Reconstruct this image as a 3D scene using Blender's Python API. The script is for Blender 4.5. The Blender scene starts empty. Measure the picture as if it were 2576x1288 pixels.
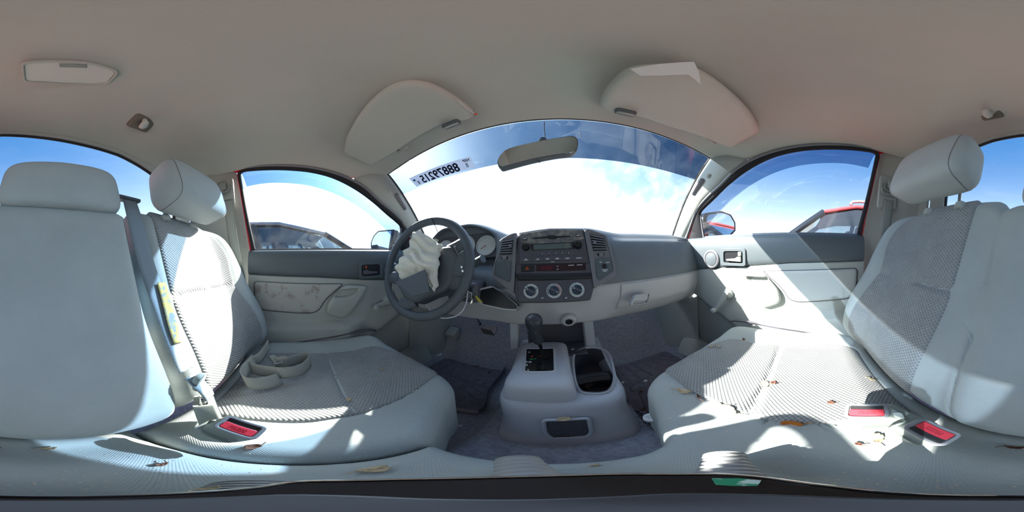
import bpy, bmesh, math, random
from math import sin, cos, pi, sqrt, radians, atan2, exp
from mathutils import Vector as V, Matrix
from mathutils.bvhtree import BVHTree

random.seed(7)
SC = bpy.context.scene
COL = SC.collection
OFF = 1.15                                   # height of the eye above the ground; the cab is laid out with the eye level at 0

# ---------------------------------------------------------------- camera
cam_d = bpy.data.cameras.new('camera')
cam_d.type = 'PANO'
if hasattr(cam_d, 'panorama_type'):
    cam_d.panorama_type = 'EQUIRECTANGULAR'
else:
    cam_d.cycles.panorama_type = 'EQUIRECTANGULAR'
cam_d.clip_start = 0.005
cam = bpy.data.objects.new('camera', cam_d)
COL.objects.link(cam)
_y, _p, _r = radians(14.88), radians(0.2), radians(2.66)
RCAM = Matrix.Rotation(_y, 3, 'Z') @ Matrix.Rotation(_p, 3, 'X') @ Matrix.Rotation(_r, 3, 'Y')
EYE = V((0.0263, 0, 0))
_r0, _u0, _b0 = RCAM @ V((1, 0, 0)), RCAM @ V((0, 0, 1)), RCAM @ V((0, -1, 0))
cam.matrix_world = Matrix(((_r0.x, _u0.x, _b0.x, EYE.x), (_r0.y, _u0.y, _b0.y, EYE.y), (_r0.z, _u0.z, _b0.z, EYE.z + OFF), (0, 0, 0, 1)))
SC.camera = cam

# ---------------------------------------------------------------- sky, sun, exposure
SUN = V((-0.625, 0.528, 0.575)).normalized()
SUN_STRENGTH = 28.0
SKY_STRENGTH = 1.0
w = bpy.data.worlds.new('sky'); SC.world = w; w.use_nodes = True
NT = w.node_tree; NT.nodes.clear()
def nd(nt, typ, ins=None, **kw):
    n = nt.nodes.new(typ)
    for k, v in kw.items(): setattr(n, k, v)
    for k, v in (ins or {}).items():
        s = n.inputs[k]
        if isinstance(v, bpy.types.NodeSocket): nt.links.new(v, s)
        else: s.default_value = v
    return n
def mth(nt, op, a, b=0.0, c=0.0, clamp=False):
    return nd(nt, 'ShaderNodeMath', {0: a, 1: b, 2: c}, operation=op, use_clamp=clamp).outputs[0]
def mix(nt, f, a, b, blend='MIX'):
    n = nt.nodes.new('ShaderNodeMix'); n.data_type = 'RGBA'; n.blend_type = blend
    for i, v in ((0, f), (6, a), (7, b)):
        if isinstance(v, bpy.types.NodeSocket): nt.links.new(v, n.inputs[i])
        else: n.inputs[i].default_value = v if i == 0 else (tuple(v) + (1,))[:4]
    return n.outputs[2]
tc = nd(NT, 'ShaderNodeTexCoord').outputs['Generated']
sep = nd(NT, 'ShaderNodeSeparateXYZ', {0: tc})
dotn = nd(NT, 'ShaderNodeVectorMath', {0: tc, 1: tuple(SUN)}, operation='DOT_PRODUCT').outputs['Value']
el = mth(NT, 'MAXIMUM', sep.outputs['Z'], 0.0)
hor = mth(NT, 'POWER', mth(NT, 'SUBTRACT', 1.0, el, clamp=True), 4.9)            # pale towards the horizon
fwd = mth(NT, 'MULTIPLY_ADD', dotn, 0.5, 0.5, clamp=True)
aur = mth(NT, 'POWER', fwd, 6.0)                                                # wide bright haze round the sun
glow = mth(NT, 'POWER', fwd, 60.0)
base = mix(NT, hor, (0.015, 0.27, 0.80), (2.3, 2.7, 2.8))
cn = nd(NT, 'ShaderNodeMapping', {0: tc, 'Scale': (1.6, 1.6, 7.0), 'Rotation': (0.12, 0.2, 0.4)})
noi = nd(NT, 'ShaderNodeTexNoise', {'Vector': cn.outputs[0], 'Scale': 2.6, 'Detail': 7.0, 'Roughness': 0.62, 'Distortion': 0.5}).outputs[0]
cl = mth(NT, 'MULTIPLY', nd(NT, 'ShaderNodeMapRange', {0: noi, 1: 0.50, 2: 0.74}).outputs[0], mth(NT, 'MULTIPLY_ADD', hor, 0.8, 0.03))
sky = mix(NT, cl, base, (1.05, 1.08, 1.10))
sky = mix(NT, aur, sky, (2.3, 3.5, 5.0))
haze = mth(NT, 'MULTIPLY', mth(NT, 'POWER', fwd, 1.3), mth(NT, 'POWER', hor, 0.45))   # milky air low down, thicker on the sun's side
sky = mix(NT, mth(NT, 'MULTIPLY', haze, 0.8), sky, (2.6, 3.1, 3.6))
sky = mix(NT, glow, sky, (14.0, 13.5, 12.5))
disc = nd(NT, 'ShaderNodeMapRange', {0: dotn, 1: cos(radians(0.9)), 2: cos(radians(0.5))}).outputs[0]
sky = mix(NT, disc, sky, (90, 88, 80))
bg = nd(NT, 'ShaderNodeBackground', {'Color': sky, 'Strength': SKY_STRENGTH})
NT.links.new(bg.outputs[0], nd(NT, 'ShaderNodeOutputWorld').inputs[0])
sun_d = bpy.data.lights.new('sun', 'SUN'); sun_d.energy = SUN_STRENGTH; sun_d.angle = radians(0.6); sun_d.color = (1.0, 0.96, 0.88)
sun = bpy.data.objects.new('sun', sun_d); COL.objects.link(sun)
sun.rotation_euler = SUN.to_track_quat('Z', 'Y').to_euler(); sun.location = (-6, 5, 8)
SC.view_settings.view_transform = 'Standard'; SC.view_settings.look = 'None'
SC.view_settings.gamma = 1.0; SC.view_settings.use_curve_mapping = False
SC.view_settings.exposure = -0.05
try:
    SC.cycles.use_denoising = True
    SC.cycles.max_bounces = 10; SC.cycles.diffuse_bounces = 6; SC.cycles.transparent_max_bounces = 24
    SC.cycles.caustics_reflective = False; SC.cycles.caustics_refractive = False
except Exception:
    pass

# ---------------------------------------------------------------- helpers: rays, frames, outlines
def ray(u, v):
    lo = (u - 1288) / 2576 * 2 * pi; la = (644 - v) / 1288 * pi
    return RCAM @ V((sin(lo) * cos(la), cos(lo) * cos(la), sin(la)))
def at(u, v, x=None, y=None, z=None):
    """the point of the plane x=, y= or z= that the picture shows at u, v"""
    D = ray(u, v)
    t = (x - EYE.x) / D.x if x is not None else (y - EYE.y) / D.y if y is not None else (z - EYE.z) / D.z
    return EYE + t * D
class Frame:
    def __init__(s, o, a, b):
        s.o = V(o); s.a = V(a).normalized(); s.h = s.a.cross(V(b)).normalized(); s.b = s.h.cross(s.a).normalized()
    def __call__(s, a, b, h=0.0): return s.o + s.a * a + s.b * b + s.h * h
    def hit(s, u, v, h=0.0):
        D = ray(u, v); t = s.h.dot(s.o + s.h * h - EYE) / s.h.dot(D); p = EYE + t * D - s.o
        return (p.dot(s.a), p.dot(s.b))
    def flip(s):                               # same plane, h the other way
        f = Frame(s.o, s.a, s.b); f.h = -f.h; return f
def lerp(a, b, t): return a + (b - a) * t
def sst(a, b, x):
    t = min(1, max(0, (x - a) / (b - a))); return t * t * (3 - 2 * t)
def pl(pts, x):
    """piecewise linear y(x)"""
    if x <= pts[0][0]: return pts[0][1]
    for (a, b), (c, d) in zip(pts, pts[1:]):
        if x <= c: return b + (d - b) * (x - a) / (c - a)
    return pts[-1][1]
def smooth(pts, n=6, closed=True):
    """Catmull-Rom through pts (2-D or 3-D)"""
    P = [tuple(p) for p in pts]; N = len(P); out = []
    for i in range(N if closed else N - 1):
        p = [P[(i + k) % N] if closed else P[min(max(i + k, 0), N - 1)] for k in (-1, 0, 1, 2)]
        for j in range(n):
            t = j / n
            out.append(tuple(0.5 * (2 * b + (c - a) * t + (2 * a - 5 * b + 4 * c - d) * t * t + (3 * b - a - 3 * c + d) * t ** 3) for a, b, c, d in zip(*p)))
    if not closed: out.append(P[-1])
    return out
def rounded(pts, r, n=5):
    """polygon with its corners rounded; r a number or one per corner"""
    out = []; N = len(pts)
    for i in range(N):
        p, a, b = V(pts[i]), V(pts[i - 1]), V(pts[(i + 1) % N]); ri = r[i] if isinstance(r, (list, tuple)) else r
        da, db = a - p, b - p; k = min(ri, da.length * .49, db.length * .49)
        s, e = p + da.normalized() * k, p + db.normalized() * k
        for j in range(n + 1):
            t = j / n; out.append(tuple((s * (1 - t) + p * t) * (1 - t) + (p * (1 - t) + e * t) * t))
    return out
def rrect(x0, y0, x1, y1, r, n=4): return rounded([(x0, y0), (x1, y0), (x1, y1), (x0, y1)], r, n)
def circ(cx, cy, r, n=24, ry=None): return [(cx + r * cos(2 * pi * i / n), cy + (ry or r) * sin(2 * pi * i / n)) for i in range(n)]
def resample(pts, n, closed=True):
    P = [V(p) for p in pts] + ([V(pts[0])] if closed else []); L = [0]
    for a, b in zip(P, P[1:]): L.append(L[-1] + (b - a).length)
    out = []; k = 0
    for i in range(n):
        s = L[-1] * i / (n if closed else n - 1)
        while k < len(L) - 2 and L[k + 1] < s: k += 1
        t = (s - L[k]) / max(1e-9, L[k + 1] - L[k]); out.append(tuple(P[k].lerp(P[k + 1], min(1, t))))
    return out
def inpoly(x, y, poly):
    c = False
    for (x0, y0), (x1, y1) in zip(poly, poly[1:] + poly[:1]):
        if (y0 > y) != (y1 > y) and x < (x1 - x0) * (y - y0) / (y1 - y0) + x0: c = not c
    return c
def dseg(x, y, poly, closed=True):
    d = 9.0
    for (x0, y0), (x1, y1) in zip(poly, poly[1:] + (poly[:1] if closed else [])):
        dx, dy = x1 - x0, y1 - y0; q = dx * dx + dy * dy
        t = 0 if q < 1e-12 else max(0, min(1, ((x - x0) * dx + (y - y0) * dy) / q))
        d = min(d, (x - x0 - t * dx) ** 2 + (y - y0 - t * dy) ** 2)
    return sqrt(d)

# ---------------------------------------------------------------- helpers: objects
ROOTS = []
WLOC = {}
def tag(o, label=None, cat=None, group=None, kind=None):
    if label: o['label'] = label
    if cat: o['category'] = cat
    if group: o['group'] = group
    if kind: o['kind'] = kind
    return o
def thing(name, loc, label=None, cat=None, group=None, kind=None):
    o = bpy.data.objects.new(name, None); COL.objects.link(o); o.location = loc; o.empty_display_size = 0.05
    WLOC[o.name] = V(loc); ROOTS.append(o); return tag(o, label, cat, group, kind)
def put(name, me, parent=None, mats=(), smooth_ang=35):
    """link a mesh whose vertices are in cab coordinates: origin to its middle, parent kept"""
    if me.vertices:
        xs = [v.co for v in me.vertices]
        c = V(((min(p.x for p in xs) + max(p.x for p in xs)) / 2, (min(p.y for p in xs) + max(p.y for p in xs)) / 2, (min(p.z for p in xs) + max(p.z for p in xs)) / 2))
    else: c = V((0, 0, 0))
    me.transform(Matrix.Translation(-c))
    for m in (mats if isinstance(mats, (list, tuple)) else [mats]):
        if m: me.materials.append(m)
    if smooth_ang:
        me.shade_smooth()
        if smooth_ang < 180: me.set_sharp_from_angle(angle=radians(smooth_ang))
    o = bpy.data.objects.new(name, me); COL.objects.link(o)
    WLOC[o.name] = c
    if parent: o.parent = parent; o.location = c - WLOC[parent.name]
    else: o.location = c; ROOTS.append(o)
    return o
def build(name, verts, faces, m, parent=None, uv=None, ang=35, mi=None):
    me = bpy.data.meshes.new(name); me.from_pydata([tuple(v) for v in verts], [], faces)
    if mi:
        for p, i in zip(me.polygons, mi): p.material_index = i
    if uv:
        L = me.uv_layers.new(name='uv')
        for lp in me.loops: L.data[lp.index].uv = uv[lp.vertex_index]
    me.validate(); me.update()
    return put(name, me, parent, m, ang)
def fixn(o):
    bm = bmesh.new(); bm.from_mesh(o.data); bmesh.ops.recalc_face_normals(bm, faces=bm.faces); bm.to_mesh(o.data); bm.free(); return o
def grid(name, rows, m, parent=None, cu=False, cv=False, ang=40, thick=0.0, uv=None, caps=False):
    """sheet through rows of points; cu closes each row, cv joins last row to first"""
    R, C = len(rows), len(rows[0]); vs = [p for r in rows for p in r]; fs = []
    for i in range(R if cv else R - 1):
        for j in range(C if cu else C - 1):
            a, b = i * C + j, i * C + (j + 1) % C; c, d = ((i + 1) % R) * C + (j + 1) % C, ((i + 1) % R) * C + j
            fs.append((a, b, c, d))
    if caps: fs += [tuple(range(C))[::-1], tuple(range((R - 1) * C, R * C))]
    o = build(name, vs, fs, m, parent, uv, ang)
    if caps or cv: fixn(o)
    if thick:
        md = o.modifiers.new('thickness', 'SOLIDIFY'); md.thickness = thick; md.offset = 0
    return o
def bev(o, wdt, seg=3, ang=30):
    md = o.modifiers.new('bevel', 'BEVEL'); md.width = wdt; md.segments = seg; md.limit_method = 'ANGLE'; md.angle_limit = radians(ang); md.harden_normals = False
    return o
def slab(name, F, outline, h0, h1, m, parent=None, b=0.0, seg=2, ang=35):
    """flat outline of frame F given thickness from h0 to h1"""
    n = len(outline); vs = [F(a, c, h0) for a, c in outline] + [F(a, c, h1) for a, c in outline]
    fs = [tuple(range(n))[::-1], tuple(range(n, 2 * n))] + [(i, (i + 1) % n, n + (i + 1) % n, n + i) for i in range(n)]
    o = fixn(build(name, vs, fs, m, parent, None, ang))
    if b: bev(o, b, seg)
    return o
def ring(name, F, outer, inner, h0, h1, m, parent=None, b=0.0, n=64):
    """slab with a hole; both outlines resampled by angle about the hole's middle"""
    cx = sum(p[0] for p in inner) / len(inner); cy = sum(p[1] for p in inner) / len(inner)
    def rs(poly):
        out = []
        for i in range(n):
            t = 2 * pi * i / n; dx, dy = cos(t), sin(t); best = None
            for (x0, y0), (x1, y1) in zip(poly, poly[1:] + poly[:1]):
                ex, ey = x1 - x0, y1 - y0; det = dx * -ey + ex * dy
                if abs(det) < 1e-12: continue
                s = ((x0 - cx) * -ey + ex * (y0 - cy)) / det; k = (dx * (y0 - cy) - dy * (x0 - cx)) / det
                if s > 0 and -1e-6 <= k <= 1 + 1e-6 and (best is None or s > best): best = s
            best = best or 0.01; out.append((cx + dx * best, cy + dy * best))
        return out
    A, I = rs(list(outer)), rs(list(inner))
    rows = [[F(a, c, h) for a, c in P] for P, h in ((A, h0), (A, h1), (I, h1), (I, h0))]
    o = grid(name, rows, m, parent, cu=True, cv=True)
    if b: bev(o, b, 2)
    return o
def box(name, c, s, m, parent=None, b=0.0, rot=None, seg=2):
    c = V(c); R = rot or Matrix.Identity(3); x, y, z = (k / 2 for k in s)
    vs = [c + R @ V((i * x, j * y, k * z)) for k in (-1, 1) for j in (-1, 1) for i in (-1, 1)]
    fs = [(0, 2, 3, 1), (4, 5, 7, 6), (0, 1, 5, 4), (2, 6, 7, 3), (0, 4, 6, 2), (1, 3, 7, 5)]
    o = build(name, vs, fs, m, parent)
    if b: bev(o, b, seg)
    return o
def tube(name, path, r, m, parent=None, seg=10, closed=False, flat=1.0, up=None):
    P = [V(p) for p in path]; n = len(P); rows = []
    R = r if isinstance(r, (list, tuple)) else [r] * n
    ref = V(up) if up else None
    prev = None
    for i, p in enumerate(P):
        t = (P[(i + 1) % n] - P[i - 1]) if closed else (P[min(i + 1, n - 1)] - P[max(i - 1, 0)]); t.normalize()
        if ref is not None: x = ref - t * ref.dot(t)
        elif prev is None: x = t.orthogonal()
        else: x = prev - t * prev.dot(t)
        x.normalize(); prev = x; y = t.cross(x)
        rows.append([p + (x * cos(2 * pi * k / seg) + y * sin(2 * pi * k / seg) * flat) * R[i] for k in range(seg)])
    return grid(name, rows, m, parent, cu=True, cv=closed, ang=60, caps=not closed)
def lathe(name, F, prof, m, parent=None, n=32, ang=35, c=(0, 0)):
    """prof: (radius, height) about F's h axis at c"""
    rows = [[F(c[0] + r * cos(2 * pi * k / n), c[1] + r * sin(2 * pi * k / n), h) for k in range(n)] for r, h in prof]
    return grid(name, rows, m, parent, cu=True, ang=ang, caps=True)
def strip(name, path, wdir, wdt, m, parent=None, t=0.0012, uvs=True):
    """webbing: path of middle points, wdir one direction or one per point"""
    n = len(path); W = wdir if isinstance(wdir, list) else [wdir] * n; rows = []; uv = []; L = 0
    for i, (p, d) in enumerate(zip(path, W)):
        p, d = V(p), V(d).normalized(); L += (p - V(path[i - 1])).length if i else 0
        rows.append([p - d * wdt / 2, p - d * wdt / 4, p, p + d * wdt / 4, p + d * wdt / 2])
        uv += [(L, k * wdt / 4) for k in range(5)]
    return grid(name, rows, m, parent, thick=t, uv=uv, ang=80)
def pillow(name, F, outline, c, m, parent=None, top=None, r=0.03, drop=0.1, seams=(), n=120, K=26, groove=(0.004, 0.005), edge=1.0):
    """padded surface on frame F: star-shaped outline about c, rounded edge radius r, height top(a, b), sides down by drop"""
    O = resample(outline, n); top = top or (lambda a, b: 0.0); vs = []; fs = []; uv = []
    for k in range(K + 1):
        s = 1 - (k / K) ** 1.6 if k < K else 0.0
        for a0, b0 in O:
            a, b = c[0] + (a0 - c[0]) * s, c[1] + (b0 - c[1]) * s
            d = dseg(a, b, O) if s < 1 else 0.0
            q = 1 - min(1, d / r); h = top(a, b) - edge * r * (1 - sqrt(max(0, 1 - q * q)))
            for sm in seams: h -= groove[0] * exp(-(dseg(a, b, sm, False) / groove[1]) ** 2)
            vs.append(F(a, b, h)); uv.append((a, b))
    base = [F(a, b, top(a, b) - edge * r - drop) for a, b in O]; uvb = list(O)
    vs = base + vs; uv = uvb + uv
    for k in range(K + 1):
        for j in range(n): fs.append((k * n + j, k * n + (j + 1) % n, (k + 1) * n + (j + 1) % n, (k + 1) * n + j))
    fs.append(tuple(range(n))[::-1])
    o = build(name, vs, fs, m, parent, uv, 60); bm = bmesh.new(); bm.from_mesh(o.data)
    bmesh.ops.remove_doubles(bm, verts=bm.verts, dist=1e-5); bmesh.ops.recalc_face_normals(bm, faces=bm.faces); bm.to_mesh(o.data); bm.free()
    return o
def text(name, s, F, size, m, parent=None, pos=(0, 0), h=0.0, depth=0.0002, mirror=False, sx=1.0, bold=0.0, align='CENTER'):
    cu = bpy.data.curves.new('lettering', 'FONT'); cu.body = s; cu.size = size; cu.align_x = align; cu.align_y = 'CENTER'; cu.extrude = depth; cu.offset = bold; cu.resolution_u = 3
    o = bpy.data.objects.new('lettering', cu); COL.objects.link(o)
    bpy.context.view_layer.update()
    me = bpy.data.meshes.new_from_object(o.evaluated_get(bpy.context.evaluated_depsgraph_get())); bpy.data.objects.remove(o)
    k = -1 if mirror else 1
    for v in me.vertices: v.co = F(pos[0] + k * v.co.x * sx, pos[1] + v.co.y, h + v.co.z)
    me.materials.clear()
    return put(name, me, parent, m, 0)
def copy_tree(o, loc, rot=None, scale=None, parent=None):
    c = o.copy(); COL.objects.link(c)
    if parent: c.parent = parent
    else:
        c.location = loc; ROOTS.append(c); WLOC[c.name] = V(loc)
        if rot is not None: c.rotation_euler = rot
        if scale is not None: c.scale = scale
    for ch in list(o.children): copy_tree(ch, None, parent=c)
    return c

# ---------------------------------------------------------------- materials
def lin(c): return tuple((x / 255 / 12.92) if x <= 10 else ((x / 255 + .055) / 1.055) ** 2.4 for x in c)
def mat(name, rgb, rough=0.6, spec=0.35, metal=0.0, bump=None, var=None, lat=None, emit=None, stain=None, coat=0.0, aniso=None):
    """bump (scale, strength); var (scale, amount) mottles the colour; lat (period a, period b, bump, colour) a woven lattice in uv;
    stain (colour, scale, low, high)"""
    m = bpy.data.materials.new(name); m.use_nodes = True; nt = m.node_tree; P = nt.nodes['Principled BSDF']
    col = lin(rgb) + (1,); src = None; hgt = None
    P.inputs['Base Color'].default_value = col; P.inputs['Roughness'].default_value = rough; P.inputs['Metallic'].default_value = metal
    P.inputs['Specular IOR Level'].default_value = spec; P.inputs['Coat Weight'].default_value = coat
    oc = nd(nt, 'ShaderNodeTexCoord')
    if var:
        n1 = nd(nt, 'ShaderNodeTexNoise', {'Vector': oc.outputs['Object'], 'Scale': var[0], 'Detail': 5.0, 'Roughness': 0.6}).outputs[0]
        f = nd(nt, 'ShaderNodeMapRange', {0: n1, 1: 0.3, 2: 0.7}).outputs[0]
        src = mix(nt, f, [c * (1 - var[1]) for c in col[:3]], [min(1, c * (1 + var[1])) for c in col[:3]])
    if lat:
        sx = nd(nt, 'ShaderNodeSeparateXYZ', {0: oc.outputs['UV']})
        a = mth(nt, 'MULTIPLY', sx.outputs[0], 2 * pi / lat[0]); b = mth(nt, 'MULTIPLY', sx.outputs[1], 2 * pi / lat[1])
        hgt = mth(nt, 'MULTIPLY_ADD', mth(nt, 'ADD', mth(nt, 'COSINE', mth(nt, 'ADD', a, b)), mth(nt, 'COSINE', mth(nt, 'SUBTRACT', a, b))), 0.25, 0.5)
        c0 = src or col[:3]
        src = mix(nt, hgt, mix(nt, 1.0, c0, (1 - lat[3],) * 3, 'MULTIPLY'), mix(nt, 1.0, c0, (1 + lat[3] * .6,) * 3, 'MULTIPLY'))
    if stain:
        n2 = nd(nt, 'ShaderNodeTexNoise', {'Vector': oc.outputs['Object'], 'Scale': stain[1], 'Detail': 6.0, 'Roughness': 0.65}).outputs[0]
        f2 = nd(nt, 'ShaderNodeMapRange', {0: n2, 1: stain[2], 2: stain[3]}).outputs[0]
        src = mix(nt, f2, src or col[:3], lin(stain[0]))
    if src is not None: nt.links.new(src, P.inputs['Base Color'])
    nrm = None
    if hgt is not None:
        nrm = nd(nt, 'ShaderNodeBump', {'Height': hgt, 'Strength': 1.0, 'Distance': lat[2]}).outputs[0]
    if bump:
        n3 = nd(nt, 'ShaderNodeTexNoise', {'Vector': oc.outputs['Object'], 'Scale': bump[0], 'Detail': 3.0}).outputs[0]
        bn = nd(nt, 'ShaderNodeBump', {'Height': n3, 'Strength': bump[1], 'Distance': 0.002})
        if nrm is not None: nt.links.new(nrm, bn.inputs['Normal'])
        nrm = bn.outputs[0]
    if nrm is not None: nt.links.new(nrm, P.inputs['Normal'])
    if emit:
        P.inputs['Emission Color'].default_value = lin(emit[0]) + (1,); P.inputs['Emission Strength'].default_value = emit[1]
    return m
def glass(name, tint, gloss=0.06, rough=0.02, dust=0.0):
    """thin pane: lets light through tinted, mirrors a little, dust scatters a little"""
    m = bpy.data.materials.new(name); m.use_nodes = True; nt = m.node_tree; nt.nodes.clear()
    tr = nd(nt, 'ShaderNodeBsdfTransparent', {'Color': tuple(tint) + (1,)})
    gl = nd(nt, 'ShaderNodeBsdfGlossy', {'Color': (1, 1, 1, 1), 'Roughness': rough})
    bf = nd(nt, 'ShaderNodeNewGeometry').outputs['Backfacing']
    ior = mth(nt, 'MULTIPLY_ADD', bf, 1 / 1.45 - 1.45, 1.45)                     # same reflection from either face of the sheet
    fr = mth(nt, 'MULTIPLY', nd(nt, 'ShaderNodeFresnel', {'IOR': ior}).outputs[0], gloss / 0.04, clamp=True)
    sh = nd(nt, 'ShaderNodeMixShader', {0: fr, 1: tr.outputs[0], 2: gl.outputs[0]}).outputs[0]
    if dust:
        oc = nd(nt, 'ShaderNodeTexCoord')
        n1 = nd(nt, 'ShaderNodeTexNoise', {'Vector': oc.outputs['Object'], 'Scale': 14.0, 'Detail': 6.0}).outputs[0]
        df = mth(nt, 'MULTIPLY', nd(nt, 'ShaderNodeMapRange', {0: n1, 1: 0.4, 2: 0.75}).outputs[0], dust)
        dd = nd(nt, 'ShaderNodeBsdfTranslucent', {'Color': (.9, .88, .84, 1)})
        sh = nd(nt, 'ShaderNodeMixShader', {0: df, 1: sh, 2: dd.outputs[0]}).outputs[0]
    nt.links.new(sh, nd(nt, 'ShaderNodeOutputMaterial').inputs[0])
    return m
M = dict(
    headliner=mat('headliner_cloth', (188, 187, 178), .95, .1, bump=(900, .25), var=(3, .04)),
    trim=mat('pale_grey_trim', (168, 170, 164), .6, .3, bump=(700, .15)),
    panel=mat('door_grey_plastic', (168, 172, 168), .55, .35, bump=(600, .2)),
    dark=mat('charcoal_trim', (88, 96, 101), .5, .4, bump=(500, .25)),
    dash=mat('dash_charcoal', (112, 118, 124), .55, .4, bump=(450, .3), var=(20, .05)),
    dashlow=mat('dash_grey', (188, 186, 187), .55, .35, bump=(450, .25)),
    bezel=mat('satin_grey_bezel', (118, 118, 122), .4, .5),
    black=mat('black_plastic', (30, 31, 35), .35, .5),
    gauge=mat('gauge_black', (26, 27, 31), .85, .08),
    gloss=mat('gloss_black', (24, 24, 28), .12, .6),
    fascia=mat('dark_fascia', (84, 82, 90), .4, .45, bump=(800, .1)),
    silver=mat('silver_ring', (205, 210, 205), .35, .5, metal=.3),
    chrome=mat('chrome', (225, 225, 225), .12, .5, metal=1.0),
    cloth=mat('seat_cloth', (168, 174, 173), .9, .15, lat=(.0034, .0034, .0003, .07), var=(9, .06)),
    weave=mat('seat_insert_weave', (150, 152, 152), .85, .2, lat=(.011, .0085, .0020, .27), var=(14, .08)),
    hrest=mat('headrest_cloth', (170, 176, 176), .9, .15, bump=(1400, .35), var=(12, .05)),
    doorcloth=mat('door_insert_cloth', (176, 180, 178), .9, .15, bump=(1200, .3)),
    stained=mat('stained_door_cloth', (176, 176, 172), .9, .15, bump=(1200, .3), stain=((128, 106, 98), 17, .55, .72)),
    belt=mat('seat_belt_webbing', (150, 152, 146), .8, .2, lat=(.004, .012, .0004, .15)),
    beltdark=mat('centre_belt_webbing', (128, 140, 148), .8, .2, lat=(.004, .012, .0004, .15)),
    buckle=mat('buckle_grey', (142, 148, 142), .5, .4),
    red=mat('buckle_red', (205, 52, 66), .35, .5),
    carpet=mat('carpet', (160, 160, 170), 1.0, .05, bump=(260, 1.0), var=(90, .25)),
    rubber=mat('mat_rubber', (126, 119, 128), .75, .25, bump=(300, .4), var=(25, .18)),
    console=mat('console_plastic', (192, 194, 203), .5, .4, bump=(500, .2)),
    wheel=mat('wheel_vinyl', (82, 88, 95), .42, .45, bump=(650, .5)),
    leather=mat('knob_vinyl', (56, 58, 62), .35, .5, bump=(500, .3)),
    airbag=mat('airbag_nylon', (228, 226, 214), .85, .2, bump=(500, .25), var=(10, .04)),
    redpaint=mat('red_paint', (200, 22, 44), .25, .5, coat=.6),
    seal=mat('rubber_seal', (34, 34, 38), .7, .3),
    white=mat('white_print', (235, 235, 235), .6, .2),
    orange=mat('orange_print', (214, 78, 40), .5, .3),
    grn=mat('green_print', (60, 190, 110), .5, .3),
    leaf=mat('dry_leaf', (190, 170, 140), .85, .15, var=(60, .35)),
    leafd=mat('brown_leaf', (114, 80, 66), .85, .15, var=(60, .35)),
    crumb=mat('crumbs', (205, 196, 180), .9, .1),
    cable=mat('white_cable', (225, 225, 228), .5, .3),
    yellow=mat('yellow_tag', (196, 182, 70), .6, .3),
    mirror=mat('mirror_glass', (215, 222, 225), .02, .5, metal=1.0),
    paper=mat('white_paper', (215, 215, 212), .8, .2),
    lens=mat('lamp_lens', (206, 206, 198), .45, .4),
    ground=mat('gravel_ground', (150, 142, 130), .95, .1, bump=(40, .6), var=(3, .2)),
    glass=glass('window_glass', (.93, .96, .96), .05, dust=.015),
    wsglass=glass('windshield_glass', (.93, .96, .97), .06, dust=.09),
    strip=glass('sun_strip_tint', (.095, .125, .165), .05),
    deflect=glass('smoked_deflector', (.24, .36, .52), .05),
    carglass=glass('car_glass', (.55, .60, .62), .10),
)
# ================================================================ the cab shell
def xs(z): return 0.745 - 0.18 * z                     # the side glass leans in with height
# ---- door opening outlines, (y, z), rear bottom -> rear top -> front -> front bottom
OPEN = [(-.232, .062), (-.257, .26), (-.270, .385), (-.276, .445), (-.268, .467), (-.235, .474), (-.166, .474), (-.086, .468), (0., .460), (.065, .451), (.135, .437), (.222, .412), (.31, .372), (.39, .315), (.47, .270), (.552, .214), (.60, .150), (.66, .066)]
GLS = [(-.205, .066), (-.238, .255), (-.257, .44), (-.250, .456), (-.231, .4605), (-.105, .452), (-.013, .443), (.062, .433), (.156, .410), (.261, .365), (.36, .309), (.445, .254), (.515, .214), (.540, .190), (.538, .11), (.534, .056)]
def side3(s, y, z, d=0.0): return V((s * (xs(z) + d), y, z))

# ---- headliner
zs_edge = [(-.46, .43), (-.40, .450), (-.27, .470), (-.15, .474), (0, .463), (.14, .441), (.22, .418), (.28, .42), (.34, .45), (.42, .466)]
xs_edge = [(-.46, .60), (-.40, .632), (-.27, .655), (0, .660), (.2, .667), (.26, .668), (.32, .66), (.42, .640)]
REARW = [(-.462, .0), (-.455, .2), (-.44, .27), (-.40, .315), (-.331, .349), (-.277, .367), (-.198, .389), (-.065, .404), (.053, .422), (.172, .444), (.273, .440), (.35, .424), (.42, .385), (.455, .32), (.465, .2), (.462, .0)]
rear_top = [(-.60, .425), (-.50, .40), (-.40, .385), (-.277, .385), (-.198, .402), (-.065, .417), (.053, .434), (.172, .455), (.273, .453), (.40, .43), (.5, .425), (.60, .43)]
rows = []
NX, NY = 48, 36
for j in range(NY + 1):
    t = j / NY; y = lerp(-.462, .42, t); row = []
    for i in range(NX + 1):
        s = -1 + 2 * i / NX; x = s * pl(xs_edge, y)
        ze = pl(zs_edge, y); zr = pl(rear_top, x) if abs(x) < .6 else .43; zf = .464
        k = s * s
        mid = lerp(zr, zf, t)
        z = mid * (1 - k ** 3) + ze * k ** 3
        z += .078 * (1 - k ** 2.2) * (max(0, sin(pi * min(1, max(0, t)))) ** .55) * (1 - .25 * t)
        row.append((x, y, z))
    rows.append(row)
HEADROWS = rows
ceiling = grid('ceiling', rows, M['headliner'], ang=180)
tag(ceiling, 'grey cloth headliner over the whole cab', 'ceiling', kind='structure')
HB = BVHTree.FromPolygons([p for r in rows for p in r], [(j * (NX + 1) + i, j * (NX + 1) + i + 1, (j + 1) * (NX + 1) + i + 1, (j + 1) * (NX + 1) + i) for j in range(NY) for i in range(NX)])
def zhead(x, y):
    h = HB.ray_cast(V((x, y, 0)), V((0, 0, 1))); return h[0].z if h[0] else .46
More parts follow.
